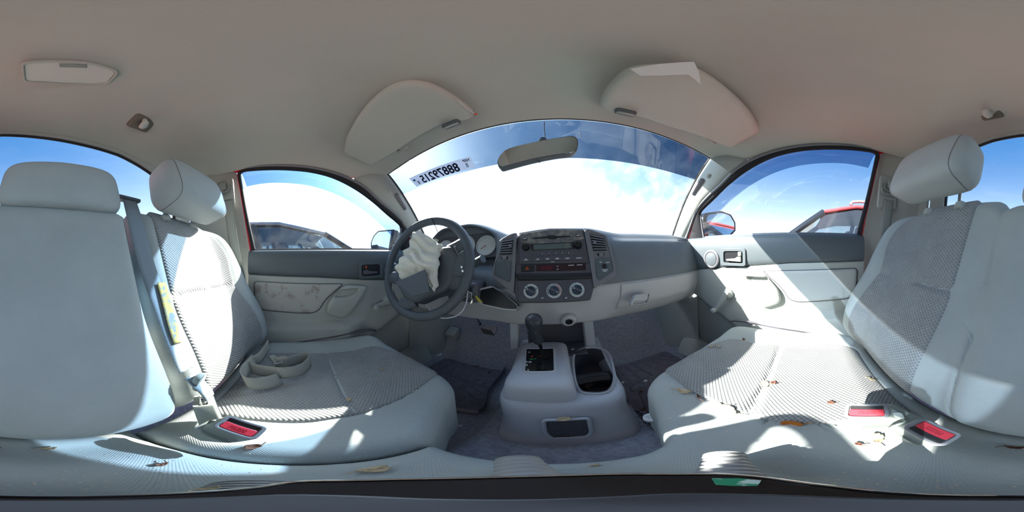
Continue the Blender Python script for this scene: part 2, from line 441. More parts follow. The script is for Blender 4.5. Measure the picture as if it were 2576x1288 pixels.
# outer roof skin keeps the sun off
rows = [[(x * 1.09, y * 1.04 - .01, z + .045) for x, y, z in r] for r in HEADROWS[::4]]
rows = [[(r[0][0] , r[0][1], r[0][2] - .02)] + r[::4] + [(r[-1][0], r[-1][1], r[-1][2] - .02)] for r in rows]
tag(grid('roof', rows, M['redpaint'], ang=180), 'red painted roof skin of the pickup, above the headliner', 'roof', kind='structure')

# ---- windshield
def WS(s, t):
    """s -1..1 across, t 0 header .. 1 cowl"""
    x = s * lerp(.642, .715, t); y = lerp(.422, lerp(.895, .775, s * s), t) + .012 * sin(pi * t); z = lerp(.468, .072, t) + .012 * sin(pi * t)
    return V((x, y, z))
ws = grid('window_3', [[WS(-1 + i / 12, j / 14) for i in range(25)] for j in range(15)], M['wsglass'], ang=180)
tag(ws, 'dusty windshield across the front of the cab', 'windshield', kind='structure')
TB = .262
strip_o = grid('sun_strip', [[WS(-.985 + 1.97 * i / 24, .012 + (TB - .012) * j / 8) + V((0, -.0015, -.002)) for i in range(25)] for j in range(9)], M['strip'], ws, ang=180)
tag(strip_o, 'blue tinted band along the top of the windshield')
# dark ceramic edge of the windshield
edge = [WS(-1, t / 10) for t in range(10, -1, -1)] + [WS(-1 + i / 8, 0) for i in range(1, 16)] + [WS(1, t / 10) for t in range(0, 11)]
tube('seal', [p + V((0, .004, .003)) for p in edge], .006, M['seal'], ws, seg=6)

# ---- rear window
FB = Frame((0, -.465, 0), (1, 0, 0), (0, 0, 1))
rwp = resample(smooth(REARW, 4, False), 90)
rg = grid('window_4', [[FB(a * k / 6, .2 + (b - .2) * k / 6, -.004 * (1 - (k / 6) ** 2)) for a, b in rwp] for k in range(7)], M['glass'], cu=True, ang=180); tag(rg, 'rear window behind the headrests', 'window', kind='structure')
bk_out = [(-.66, -.62), (-.66, .2), (-.645, .40), (-.60, .425)] + [p for p in rear_top[1:-1]] + [(.60, .43), (.645, .40), (.66, .2), (.66, -.62)]
wb = ring('wall_back', FB, bk_out, REARW, -.012, .006, M['trim'], n=96)
tag(wb, 'grey rear cab wall round the back window', 'wall', kind='structure')
tube('seal', [FB(a, b, .002) for a, b in resample(REARW, 90)], .007, M['seal'], wb, seg=6, closed=True)

# ---- side walls behind the doors, pillars, and the fixed red door surrounds
for s, nm, side in ((-1, 'left', 'driver'), (1, 'right', 'passenger')):
    rows = []
    for k in range(25):
        z = lerp(-.62, .475, k / 24)
        yf = pl([(-.62, -.225), (.062, -.238), (.26, -.262), (.385, -.276), (.475, -.285)], z)
        row = []
        for q in range(13):
            t = q / 12; y = lerp(yf, -.462, t)
            x = lerp(xs(z) + .006, xs(z) - .10 - .02 * (z > .3), t ** 1.5) if z < .42 else lerp(xs(z) + .006, xs(z) - .10, t ** 1.5)
            if t < .08: x += .012
            row.append((s * x, y, z))
        rows.append(row)
    wl = grid('wall_' + nm, rows, M['trim'], ang=50)
    tag(wl, 'grey pillar trim behind the %s door' % side, 'wall', kind='structure')
    # raised belt panel on the pillar with its seams
    FP = Frame((s * .672, -.345, .33), (0, s * 1.0, 0) if s > 0 else (0, 1, 0), (0, 0, 1))
    # A pillar trim
    rows = []
    for k in range(21):
        t = k / 20; e = WS(s * 1.0, t * .99)
        oy = pl([(0, .255), (.12, .315), (.3, .40), (.5, .50), (.7, .60), (1, .70)], t); oz = pl([(0, .408), (.12, .376), (.3, .312), (.5, .252), (.7, .152), (1, .05)], t)
        o = V((s * (xs(oz) - .006), oy, oz)); row = []
        for q in range(9):
            f = q / 8; p = e.lerp(o, f); bulge = .020 * sin(pi * f) ** .7
            row.append(p + V((-s * bulge * .7, -bulge * .8, -bulge * .2)))
        if k == 0: rows.append([p + V((s * .012, .01, .05)) for p in row])
        rows.append(row)
    ap = grid('trim_%d' % (1 if s < 0 else 2), rows, M['trim'], ang=60)
    tag(ap, 'grey windshield pillar trim on the %s side' % side, 'pillar', kind='structure')
    # grab insert (dark rounded slot) and clip caps on the pillar, tops of the seams
    top, bot = (at(1769, 450, x=.655), at(1737, 498, x=.672)) if s > 0 else (at(995, 486, x=-.655), at(1027, 536, x=-.672))
    ax = (top - bot); mid = (top + bot) / 2 + V((-s * .012, -.016, 0))
    nrm = V((-s * .6, -.75, .1)); nrm = (nrm - ax.normalized() * nrm.dot(ax.normalized())).normalized()
    FA = Frame(mid, nrm.cross(ax.normalized()), ax)
    if FA.h.dot(nrm) < 0: FA = FA.flip()
    pillow('vent_cover', FA, rounded([(-.011, -.055), (.011, -.055), (.017, .05), (-.013, .055)], .012), (0, 0), M['bezel'], ap, r=.008, drop=.012, n=48, K=8)
    cap = at(1785, 442, x=.66) if s > 0 else at(977, 480, x=-.66)
    lathe('clip_cap', Frame(cap + nrm * .012, FA.a, FA.b) if FA.h.dot(Frame(cap, FA.a, FA.b).h) > 0 else Frame(cap + nrm * .012, FA.b, FA.a), [(.012, -.01), (.012, .002), (.009, .004), (.001, .004)], M['trim'], ap, n=20)

# ---- doors
def zpad(y): return pl([(-.3, -.046), (-.22, -.05), (.08, -.061), (.42, -.092), (.7, -.125)], y)
for s, n, side in ((-1, 1, 'driver'), (1, 2, 'passenger')):
    D = thing('door_%d' % n, (s * .74, .2, -.2), '%s door with charcoal top pad and crank window' % side if s < 0 else 'sunlit passenger door with grey panel and crank handle', 'door', kind='structure')
    ys = [lerp(-.232, .655, i / 60) for i in range(61)]
    # charcoal top pad
    rows = []
    for y in ys:
        zb = zpad(y); e = 1.0
        prof = [(.742, .050), (.737, .060), (.731, .063), (.722, .062), (.712, .056), (.703, .042), (.699, .020), (.698, -.01), (.700, lerp(zb, -.01, .4)), (.704, lerp(zb, -.01, .12)), (.711, zb), (.725, zb - .002)]
        rows.append([(s * x, y, z) for x, z in prof])
    tag(grid('top_pad', rows, M['dark'], D, ang=60), 'charcoal padded upper door trim')
    # weather strip on the sill
    tube('weather_strip', [(s * .736, y, .066) for y in ys[:56]], .006, M['bezel'], D, seg=6, flat=.7)
    # grey lower panel
    def xdoor(y, z):
        x = .706 + .010 * sst(zpad(y), zpad(y) - .006, z) * 0
        x -= .046 * sst(-.272, -.30, z) * sst(.33, .20, y) * sst(-.30, -.20, y)       # map pocket stands proud
        x += .010 * sst(-.42, -.62, z)
        ln = (z - pl([(.30, -.40), (.36, -.372), (.56, -.262), (.70, -.19)], y))
        x += .052 * sst(.0, -.05, ln) * sst(.30, .37, y)                              # undercut toe of the door
        return x
    rows = []
    for y in [lerp(-.232, .672, i / 90) for i in range(91)]:
        zb = zpad(y); zl = pl([(-.3, -.62), (.45, -.62), (.60, -.585), (.64, -.54), (.672, -.44)], y)
        row = [(s * .722, y, zb - .001), (s * .711, y, zb - .002)]
        for k in range(56):
            z = lerp(zb - .006, zl, k / 55); row.append((s * xdoor(y, z), y, z))
        row.append((s * .735, y, zl - .004)); rows.append(row)
    # close the front and rear edges outwards
    rows = [[(s * .738, y - .004, z) for x, y, z in rows[0]]] + rows + [[(s * .738, y + .012, z) for x, y, z in rows[-1]]]
    grid('lower_panel', rows, M['panel'], D, ang=40)
    FD = Frame((s * .706, 0, 0), (0, 1, 0), (0, 0, 1))
    if FD.h.x * s > 0: FD = FD.flip()
    # seam between panel and pocket
    tube('panel_seam', [(s * (xdoor(y, -.27) - .0005), y, z) for y, z in smooth([(-.21, -.285), (-.10, -.292), (.05, -.293), (.12, -.289), (.19, -.277)], 5, False)], .0018, M['fascia'], D, seg=6)
    # cloth insert
    ins = rounded([(-.205, -.082), (.205, -.098), (.118, -.170), (.088, -.222), (.05, -.232), (-.17, -.218), (-.20, -.19)], [.02, .012, .03, .025, .03, .035, .03], 6)
    io = pillow('cloth_insert', FD, ins, (0, -.15), M['stained'] if s < 0 else M['doorcloth'], D, top=lambda a, b: .007, r=.010, drop=.01, n=110, K=12)
    if s < 0: tag(io, 'grey cloth door insert with brown stains')
    tube('insert_seam', [FD(a, b, .001) for a, b in resample(ins, 100)], .0022, M['fascia'], D, seg=5, closed=True)
    # pull handle with its scoop
    pull = rounded([(.205, -.100), (.300, -.112), (.312, -.122), (.275, -.185), (.228, -.246), (.190, -.266), (.132, -.240), (.120, -.220), (.128, -.178), (.165, -.136)], [.02, .016, .012, .05, .04, .02, .025, .02, .03, .03], 5)
    scoop = [(.178, -.118), (.272, -.118), (.268, -.135), (.250, -.152), (.226, -.162), (.170, -.162), (.150, -.158)]
    def ptop(a, b):
        d = dseg(a, b, scoop); i = inpoly(a, b, scoop)
        return .034 - (.034 * sst(0, .014, d) if i else 0) - .010 * sst(-.18, -.25, b)
    pillow('pull_handle', FD, pull, (.20, -.19), M['panel'], D, top=ptop, r=.014, drop=.006, n=120, K=30)
    # inner release: bezel, cup, lever, lock
    FH = Frame((s * .6985, 0, 0), (0, 1, 0), (0, 0, 1))
    if FH.h.x * s > 0: FH = FH.flip()
    bz = rrect(.280, -.080, .412, .002, .012)
    ring('release_bezel', FH, bz, rrect(.295, -.066, .393, -.012, .010), -.004, .006, M['dark'], D, b=.002)
    cup = slab('release_cup', FH, rrect(.293, -.068, .395, -.010, .010), -.004, .0005, M['black'], D)
    lv = slab('release_lever', FH, rounded([(.300, -.060), (.375, -.056), (.378, -.048), (.330, -.044), (.318, -.036), (.300, -.036)] if s < 0 else [(.300, -.060), (.375, -.056), (.378, -.048), (.330, -.044), (.318, -.036), (.300, -.036)], .004), .001, .013, M['fascia'] if s < 0 else M['buckle'], D, b=.003)
    lk = box('lock_tab', FH(.308, -.024, .006), (.010, .018, .020), M['black'] if s < 0 else M['buckle'], D, b=.003)
    if s < 0: slab('lock_mark', FH, rrect(.311, -.031, .317, -.017, .001), .0112, .0118, M['orange'], D)
    # tweeter
    lathe('tweeter_ring', Frame(FH(.468, -.050, 0), FH.a, FH.b) if s < 0 else Frame(FH(.468, -.050, 0), FH.b, FH.a), [(.046, -.004), (.046, .004), (.040, .007), (.036, .006), (.036, .003), (.001, .003)], M['silver'] if s < 0 else M['bezel'], D, n=36)
    lathe('tweeter_grille', Frame(FH(.468, -.050, .0035), FH.a, FH.b) if s < 0 else Frame(FH(.468, -.050, .0035), FH.b, FH.a), [(.035, -.001), (.033, .003), (.02, .006), (.001, .007)], M['dark'], D, n=28)
    # window crank
    if s > 0: piv, end = (.376, -.216), (.432, -.302)
    else: piv, end = (.430, -.206), (.345, -.222)
    FC = Frame((s * .706, 0, 0), (0, 1, 0), (0, 0, 1))
    if FC.h.x * s > 0: FC = FC.flip()
    hub = lathe('crank_hub', Frame(FC(piv[0], piv[1], 0), FC.a, FC.b) if s < 0 else Frame(FC(*piv, 0), FC.b, FC.a), [(.026, 0), (.025, .012), (.017, .020), (.015, .030), (.001, .032)], M['panel'], D, n=28)
    dv = V((end[0] - piv[0], end[1] - piv[1])); L_ = dv.length; dv.normalize(); pv = V((-dv.y, dv.x))
    arm = [tuple(V(piv) + dv * a + pv * b) for a, b in ((-.014, -.012), (-.014, .012), (L_, .009), (L_, -.009))]
    slab('crank_arm', FC, rounded(arm, .008), .024, .034, M['panel'], D, b=.003)
    lathe('crank_knob', Frame(FC(*end, .034), FC.a, FC.b) if s < 0 else Frame(FC(*end, .034), FC.b, FC.a), [(.010, 0), (.013, .006), (.013, .022), (.008, .028), (.001, .028)], M['panel'], D, n=20)
    # pocket opening slot
    tube('pocket_lip', [(s * .664, y, z) for y, z in smooth([(-.12, -.37), (-.04, -.368), (.05, -.352), (.16, -.34), (.25, -.332), (.31, -.335), (.345, -.345)], 4, False)], .006, M['fascia'], D, seg=6)
    # window frame: black seal inside, red body sliver outside
    Fr = Frame((s * .745, 0, 0), (0, 1, 0), V((-s * .18, 0, 1)))
    kk = sqrt(1 + .18 ** 2)
    op = [(y, z * kk) for y, z in resample(smooth(OPEN, 4, False), 80, False)]
    gp = [(y, z * kk) for y, z in resample(smooth(GLS, 4, False), 80, False)]
    h = 1 if Fr.h.x * s < 0 else -1                      # + is into the cab
    def fpt(p, dx): return Fr(p[0], p[1], h * dx)
    rows = []
    for i in range(80):
        a, b = V(op[i]), V(gp[i]); f = lerp(.34, .14, sst(16, 26, i)); m1 = a.lerp(b, f)
        rows.append([fpt(a, -.012), fpt(a, .004), fpt(a.lerp(b, f * .6), .008), fpt(m1, .006)])
    grid('red_frame', rows, M['redpaint'], D, ang=50)
    rows = []
    for i in range(80):
        a, b = V(op[i]), V(gp[i])
        f = lerp(.34, .14, sst(16, 26, i)); rows.append([fpt(a.lerp(b, f - .02), .004), fpt(a.lerp(b, f + .05), .011), fpt(a.lerp(b, .6), .010), fpt(a.lerp(b, .9), .006), fpt(a.lerp(b, 1.02), -.004)])
    grid('window_seal', rows, M['seal'], D, ang=50)
    tube('body_seal', [fpt((p[0], p[1] + .004), .010) for p in op[24:]], .0075, M['bezel'], D, seg=8)
    # mirror sail between glass and frame
    slab('mirror_sail', Fr, [(.534, .058), (.64, .066), (.60, .150), (.552, .212), (.540, .19), (.538, .11)], -.004, .006, M['bezel'], D, b=.002)
    cy_, cz_ = .12, .25
    grid('window_%d' % n, [[fpt((cy_ + (a - cy_) * k / 6, cz_ + (b - cz_) * k / 6), .003 * (1 - (k / 6) ** 2)) for a, b in gp] for k in range(7)], M['glass'], cu=True, ang=180)
    tag(ROOTS[-1], 'wound-up glass of the %s door' % side, 'window', kind='structure')
    # tinted deflector over the top of the glass, outside
    lo = [(-.245, .392), (-.15, .398), (-.05, .392), (.06, .376), (.16, .347), (.26, .304), (.36, .248), (.44, .195), (.50, .150), (.532, .12)]
    up = [(-.262, .465), (-.15, .470), (-.05, .462), (.06, .448), (.16, .424), (.26, .384), (.36, .326), (.44, .272), (.50, .232), (.56, .19)]
    lo, up = smooth(lo, 4, False), smooth(up, 4, False)
    rows = [[fpt((y0, z0 * kk), -.040), fpt((lerp(y0, y1, .5), lerp(z0, z1, .5) * kk), -.038), fpt((lerp(y0, y1, .85), lerp(z0, z1, .85) * kk), -.030), fpt((y1, z1 * kk), -.012)] for (y0, z0), (y1, z1) in zip(lo, up)]
    df = grid('window_deflector', rows, M['deflect'], ang=60)
    tag(df, 'smoked blue rain deflector over the %s window' % side, 'deflector')

# ---- floor, tunnel, firewall
rows = []
for j in range(45):
    y = lerp(-.46, 1.05, j / 44); row = []
    for i in range(61):
        x = lerp(-.735, .735, i / 60)
        z = -.765 + .165 * sst(.235, .165, abs(x - .025))
        z = max(z, lerp(-.765, -.30, sst(.80, 1.06, y)))
        z += .10 * sst(.64, .735, abs(x))
        row.append((x, y, z))
    rows.append(row)
fl = grid('floor', rows, M['carpet'], ang=60); tag(fl, 'grey carpet of the cab floor with the raised tunnel', 'floor', kind='structure')
rows = [[(x, 1.05 - .10 * (z > .0), z) for x in (-.76, -.3, 0, .3, .76)] for z in (-.42, -.2, 0.0, .06)]
tag(grid('wall_front', rows, M['fascia'], ang=60), 'dark bulkhead under the dashboard', 'wall', kind='structure')
for s, n in ((-1, 3), (1, 4)):
    rows = []
    for k in range(13):
        z = lerp(-.70, .06, k / 12)
        rows.append([(s * .742, .60, z), (s * .735, .66, z), (s * .715, .72, z), (s * .69, .80, z), (s * .68, 1.05, z)])
    tag(grid('trim_%d' % n, rows, M['panel'], ang=60), 'grey kick panel at the foot of the %s door' % ('driver' if s < 0 else 'passenger'), 'trim', kind='structure')
    rows = [[(s * .66, y, -.68), (s * .70, y, -.60), (s * .742, y, -.58), (s * .76, y, -.62)] for y in (-.46, 0, .4, .62, .7)]
    tag(grid('baseboard_' + ('left' if s < 0 else 'right'), rows, M['panel'], ang=60), 'grey sill plate under the %s door' % ('driver' if s < 0 else 'passenger'), 'sill plate', kind='structure')
g = build('ground', [(-60, -60, -OFF), (60, -60, -OFF), (60, 60, -OFF), (-60, 60, -OFF)], [(0, 1, 2, 3)], M['ground']); tag(g, 'pale gravel lot round the truck', 'ground', kind='structure')

# ================================================================ seats
def chan(b): return .010 * exp(-((b - .297) / .02) ** 2)
FS = Frame((0, -.155, -.36), (1, 0, 0), (0, -.371, .928)).flip()
def backtop(a, b):
    x = abs(a); h = .046 * sst(.50, .615, x) - .012 * sst(.5, .56, b)
    return h + .018 * sst(.0, .12, b) * sst(.30, .14, b) - .045 * sst(.05, -.02, b)
def back_outer(s): return [(s * x, b) for x, b in ((.60, -.02), (.655, .03), (.675, .15), (.672, .28), (.652, .40), (.61, .49), (.545, .545), (.46, .568))]
FQ = Frame((0, 0, -.365), (1, 0, 0), (0, 1, 0))          # cushion top
def cushtop(a, b):
    x = abs(a); return .020 * sst(.53, .62, x) + .012 * sst(.18, .30, b) * sst(.10, .3, x) - .030 * sst(.30, .37, b) - .02 * sst(-.10, -.17, b) + .008 * sst(.16, .24, x) * 0
cush_half = [(.115, .128), (.135, .165), (.165, .215), (.180, .258), (.200, .292), (.245, .322), (.32, .345), (.42, .355), (.52, .350), (.595, .325), (.640, .275), (.660, .18), (.658, .0), (.64, -.19)]

def insert_back(s): return rounded([(s * .245, .012), (s * .55, .0), (s * .585, .06), (s * .575, .2), (s * .555, .30), (s * .575, .42), (s * .535, .515), (s * .45, .548), (s * .245, .552)], [.015, .05, .05, .1, .1, .1, .05, .05, .015], 5)
def insert_cush(s): return rounded([(s * .215, -.16), (s * .225, .05), (s * .250, .21), (s * .262, .318), (s * .40, .338), (s * .545, .275), (s * .55, .15), (s * .565, -.04), (s * .55, -.16)], [.02, .2, .1, .02, .05, .04, .1, .1, .03], 5)

drv = thing('driver_seat', (-.39, .08, -.70), 'narrower driver seat of grey cloth behind the steering wheel', 'seat')
pas = thing('bench_seat', (.25, .08, -.70), 'wider passenger and centre bench section of grey cloth', 'seat')
# cushions
o = [(-.113, -.19), (-.113, .122)] + smooth([(-x, y) for x, y in cush_half], 4, False) + [(-.60, -.205)]
pillow('cushion', FQ, o, (-.39, .07), M['cloth'], drv, top=cushtop, r=.035, drop=.17, seams=[insert_cush(-1)], n=200, K=34)
o = [(-.109, -.205), (.60, -.205)] + smooth([(x, y) for x, y in cush_half], 4, False)[::-1] + smooth([(.085, .118), (.0, .116), (-.075, .118)], 3, False) + [(-.109, .122)]
pillow('cushion', FQ, o, (.30, .04), M['cloth'], pas, top=cushtop, r=.035, drop=.17, seams=[insert_cush(1)], n=260, K=34)
for s, p in ((-1, drv), (1, pas)):
    mid = [(s * .24, .088), (s * .36, .092), (s * .50, .097), (s * .57, .10)]
    tag(pillow('cushion_insert', FQ, insert_cush(s), (s * .40, .08), M['weave'], p, top=lambda a, b: cushtop(a, b) + .0045, r=.010, drop=.004, seams=[mid], n=140, K=34, groove=(.006, .006)), 'honeycomb woven cloth insert')
# backrests
o = [(-.200, -.02)] + [(-.200, .555)] + [(-.35, .575)] + smooth(back_outer(-1)[::-1], 4, False)
pillow('backrest', FS, o, (-.41, .28), M['cloth'], drv, top=backtop, r=.045, drop=.03, seams=[insert_back(-1), [(-.20, .0), (-.20, .55)]], n=200, K=34)
o = [(-.188, .0), (-.11, -.012), (.12, -.012), (.30, -.02)] + smooth(back_outer(1), 4, False) + [(.35, .575), (.19, .560), (.16, .512), (0, .505), (-.165, .512)]
cs = [(.120, -.02), (.150, .085), (.166, .18), (.168, .37), (.174, .55)]
cs2 = [(-.118, -.02), (-.165, .06), (-.176, .15), (-.181, .30), (-.180, .45), (-.163, .56)]
pillow('backrest', FS, rounded(o, .012, 3), (.24, .28), M['cloth'], pas, top=lambda a, b: backtop(a, b) + .028 * sst(.19, .12, abs(a)) * sst(.0, .08, b), r=.045, drop=.03, seams=[insert_back(1), smooth(cs, 5, False), smooth(cs2, 5, False)], n=260, K=40, groove=(.005, .004))
for s, p in ((-1, drv), (1, pas)):
    mid = [(s * .23, .297), (s * .36, .298), (s * .60, .290)]
    tag(pillow('backrest_insert', FS, insert_back(s), (s * .40, .28), M['weave'], p, top=lambda a, b: backtop(a, b) + .006, r=.012, drop=.006, seams=[mid], n=150, K=34, groove=(.007, .007)), 'honeycomb woven cloth insert')
# headrests
def headrest(name, c, wx, wz, dy, tilt, m, parent, yaw=0.0, taper=.06, cu=0.0, ex=.30):
    rows = []; R = Matrix.Rotation(yaw, 3, 'Z') @ Matrix.Rotation(tilt, 3, 'X')
    def sp(x, e): return math.copysign(abs(x) ** e, x)
    NU, NV = 48, 28
    for j in range(NV + 1):
        ph = -pi / 2 + pi * j / NV; row = []
        for i in range(NU):
            th = 2 * pi * i / NU
            x = sp(cos(th), ex) * sp(cos(ph), .30); y = sp(sin(th), .55) * sp(cos(ph), .48); z = sp(sin(ph), .48)
            p = V((x * wx / 2 * (1 - taper * z), y * dy / 2 - cu * x * x, z * wz / 2 + (.012 * (x * x) * (z < 0) * cu * 20)))
            row.append(V(c) + R @ p)
        rows.append(row)
    o = grid(name, rows, m, parent, cu=True, ang=180)
    T = BVHTree.FromPolygons([p for r in rows for p in r], [(j * NU + i, j * NU + (i + 1) % NU, (j + 1) * NU + (i + 1) % NU, (j + 1) * NU + i) for j in range(NV) for i in range(NU)])
    for s in ((-1, 1) if cu == 0 else ()):
        pts = []
        for k in range(48):
            a = 2 * pi * k / 48; b0 = V(c) + R @ V((s * wx * .40, 0, 0)); h = T.ray_cast(b0, R @ V((0, cos(a), sin(a))))
            if h[0]: pts.append(h[0])
        tube('seam', pts, .0014, M['bezel'], o, seg=5, closed=True)
    return o
hr = headrest('headrest', (-.367, -.312, .226), .265, .165, .12, radians(18), M['hrest'], drv, yaw=radians(-3))
hp = headrest('headrest', (.365, -.305, .247), .275, .175, .12, radians(18), M['hrest'], pas, yaw=radians(3))
hc = headrest('centre_headrest', (-.007, -.345, .156), .258, .125, .085, radians(14), M['hrest'], pas, taper=.05, cu=.008, ex=.25)
for x, h, p in ((-.43, hr, drv), (-.30, hr, drv), (.30, hp, pas), (.43, hp, pas)):
    tube('headrest_post', [(x, -.352, .13), (x, -.362, .175)] if p is drv else [(x, -.345, .12), (x, -.35, .185)], .006, M['chrome'], p)
    lathe('post_collar', Frame((x, -.352, .128), (1, 0, 0), (0, 1, .35)), [(.017, -.01), (.017, .008), (.012, .014), (.001, .014)], M['trim'], p, n=18)

# ================================================================ dashboard
dash = thing('dashboard', (0, .70, -.10), 'charcoal and grey dashboard across the cab under the windshield', 'dashboard')
def wclu(x): return sst(-.62, -.54, x) * sst(-.17, -.25, x)
def zhood(x): return .085 + .088 * sst(-.66, -.48, x) * sst(-.10, -.36, x) + .026 * sst(-.16, -.06, x) * sst(.32, .14, x)
rows = []
for i in range(121):
    x = lerp(-.728, .728, i / 120); zh = zhood(x); wc = wclu(x)
    sl = 1 - (x / .728) ** 2
    yc = lerp(.80, .92, sl) - .02
    e = .030 * sst(.60, .70, abs(x))                       # rounds off at the doors
    P = [(yc, .074), (.76, zh - .004), (.70, zh), (.665, zh - .004), (.645, zh - .014)]
    A = [(.625, zh - .030), (.600, .040), (.580, .005), (.566, -.035), (.557, -.075), (.555, -.100), (.560, -.116)]
    Bq = [(.652, zh - .022), (.690, zh - .030), (.705, .05), (.690, -.020), (.640, -.040), (.598, -.062), (.580, -.116)]
    row = [V((x, y, z - e * .3)) for y, z in P] + [V((x, lerp(a[0], b[0], wc) + e * .5, lerp(a[1], b[1], wc))) for a, b in zip(A, Bq)]
    rows.append([tuple(p) for p in smooth(row, 3, False)])
grid('upper_panel', rows, M['dash'], dash, ang=70)
# lower grey half
rows = []
for i in range(121):
    x = lerp(-.728, .728, i / 120); d = .018 * sst(-.12, -.22, x)
    e = .03 * sst(.60, .70, abs(x)); k = sst(.15, .30, x); kl = sst(-.15, -.28, x)
    P = [(.566, -.112), (.553, -.120), (.553, -.150), (.560, -.205), (lerp(.566, .598, k), lerp(-.245, -.262, k)), (lerp(.590, .64, k), lerp(-.268, -.285, k)), (.74, -.30)]
    rows.append(smooth([(x, y + d + e * .6, z) for y, z in P], 3, False))
grid('lower_panel', rows, M['dashlow'], dash, ang=70)
# glove box lid over the lower half, right of the curved seam
rows = []
for i in [0] + list(range(41)) + [40]:
    row = []
    for j in [0] + list(range(15)) + [14]:
        t = j / 14; z = lerp(-.122, -.268, t)
        xl = pl([(-.268, .205), (-.22, .240), (-.17, .258), (-.12, .262)], z); xr = pl([(-.268, .53), (-.20, .63), (-.12, .668)], z)
        x = lerp(xl, xr, i / 40); k = sst(.15, .30, x)
        y = pl([(-.30, .70), (-.268, .612), (-.245, .590), (-.205, .559), (-.150, .5525), (-.12, .553)], z) + .018 * sst(.60, .70, x)
        f = 0 < len(rows) < 42 and 0 < len(row) < 16; row.append((x, y - (.005 if f else -.006), z))
    rows.append(row)
gb = grid('glove_box_lid', rows, M['dashlow'], dash, ang=50)
FGl = Frame((0, .553, 0), (1, 0, 0), (0, .18, .98))
gh = [FGl.hit(*p, .004) for p in ((1598, 742), (1633, 738), (1628, 763), (1584, 768))]
ring('latch_frame', FGl, rounded(gh, .008), rounded([(a * .9 + .1 * .36, b * .88 - .12 * .19) for a, b in gh], .006), -.012, .007, M['dashlow'], gb, b=.002)
gh2 = [FGl.hit(*p, .006) for p in ((1597, 744), (1631, 740), (1628, 755), (1592, 757))]
slab('latch_handle', FGl, rounded(gh2, .006), -.006, .006, M['dashlow'], gb, b=.003)
# dash end vent on the passenger side, pad outline
FE = Frame((.585, .60, .02), (1, .20, 0), (0, .33, .94))
ev = [FE.hit(*p) for p in ((1703, 604), (1732, 605), (1741, 635), (1721, 636))]
fr = slab('end_vent', FE, ev, -.012, .003, M['black'], dash)
for k in range(7):
    t = (k + .5) / 7; a = [V(ev[0]).lerp(V(ev[3]), t), V(ev[1]).lerp(V(ev[2]), t)]
    tube('slat', [FE(*a[0], .004), FE(*a[1], .004)], .0028, M['bezel'], fr, seg=6, flat=.5)
# ---- centre stack plane
FR = Frame((.022, .578, .010), (1, 0, 0), (0, .325, .946))
def R_(pts, h=0.0): return [FR.hit(u, v, h) for u, v in pts]
def c3(x, y): return (1280 + x * .17084, 560 + y * .17084)       # read off an enlargement of the stack
def R3(pts, h=0.0): return R_([c3(*p) for p in pts], h)
wing_r = R3([(1105, 85), (1230, 110), (1440, 190), (1520, 420), (1578, 700), (1570, 790), (1250, 970), (1222, 760)], .004)
wing_l = R_([(1300, 585), (1282, 590), (1258, 604), (1247, 650), (1238, 690), (1241, 700), (1292, 738), (1295, 690)], .004)
ctr = R3([(140, 140), (600, 75), (1105, 85), (1222, 760), (1250, 970), (1205, 1140), (130, 1175), (75, 1010), (95, 740)], .0)
slab('centre_stack', FR, ctr, -.09, -.002, M['fascia'], dash, b=.004)
wr_in = rounded(R3([(1175, 130), (1410, 195), (1455, 330), (1500, 505), (1540, 700), (1525, 720), (1330, 855), (1285, 810), (1245, 430)], .006), .006)
wl_in = rounded(R_([(1294, 592), (1264, 602), (1256, 645), (1246, 658), (1243, 691), (1281, 711), (1286, 705), (1288, 650)], .006), .005)
for nm, o_, i_ in (('right', wing_r, wr_in), ('left', wing_l, wl_in)):
    wg = slab('vent_bezel', FR, rounded(o_, .006), -.09, .004, M['bezel'], dash, b=.004)
    ring('bezel_lip', FR, rounded(o_, .006), i_, .002, .007, M['bezel'], wg, b=.002)
# vents
vr = R3([(1195, 165), (1400, 215), (1445, 410), (1248, 418)], .005); vl = R_([(1261, 606), (1291, 600), (1287, 640), (1257, 640)], .005)
for q, (vv, tab) in enumerate(((vr, (1263, 300)), (vl, None))):
    vt = slab('air_vent', FR, rounded(vv, .003), -.02, .0052, M['black'], dash)
    for k in range(6):
        t = (k + .6) / 6.2; a = V(vv[0]).lerp(V(vv[3]), t); b = V(vv[1]).lerp(V(vv[2]), t)
        tube('slat', [FR(*a, .008), FR(*b, .008)], .0032, M['bezel'], vt, seg=6, flat=.45)
    tp = FR.hit(*(c3(*tab) if tab else (1284, 619)), .01)
    box('vane_tab', FR(*tp, .013), (.010, .010, .010), M['bezel'], vt, b=.002)
    wp = FR.hit(*(c3(1358, 468) if q == 0 else (1269, 649)), .006)
    slab('thumb_slot', FR, rrect(wp[0] - .013, wp[1] - .005, wp[0] + .013, wp[1] + .005, .002), .004, .0062, M['black'], vt)
    lathe('thumb_wheel', Frame(FR(*wp, .003), FR.h, FR.b), [(.008, -.008), (.008, .008)], M['bezel'], vt, n=20)
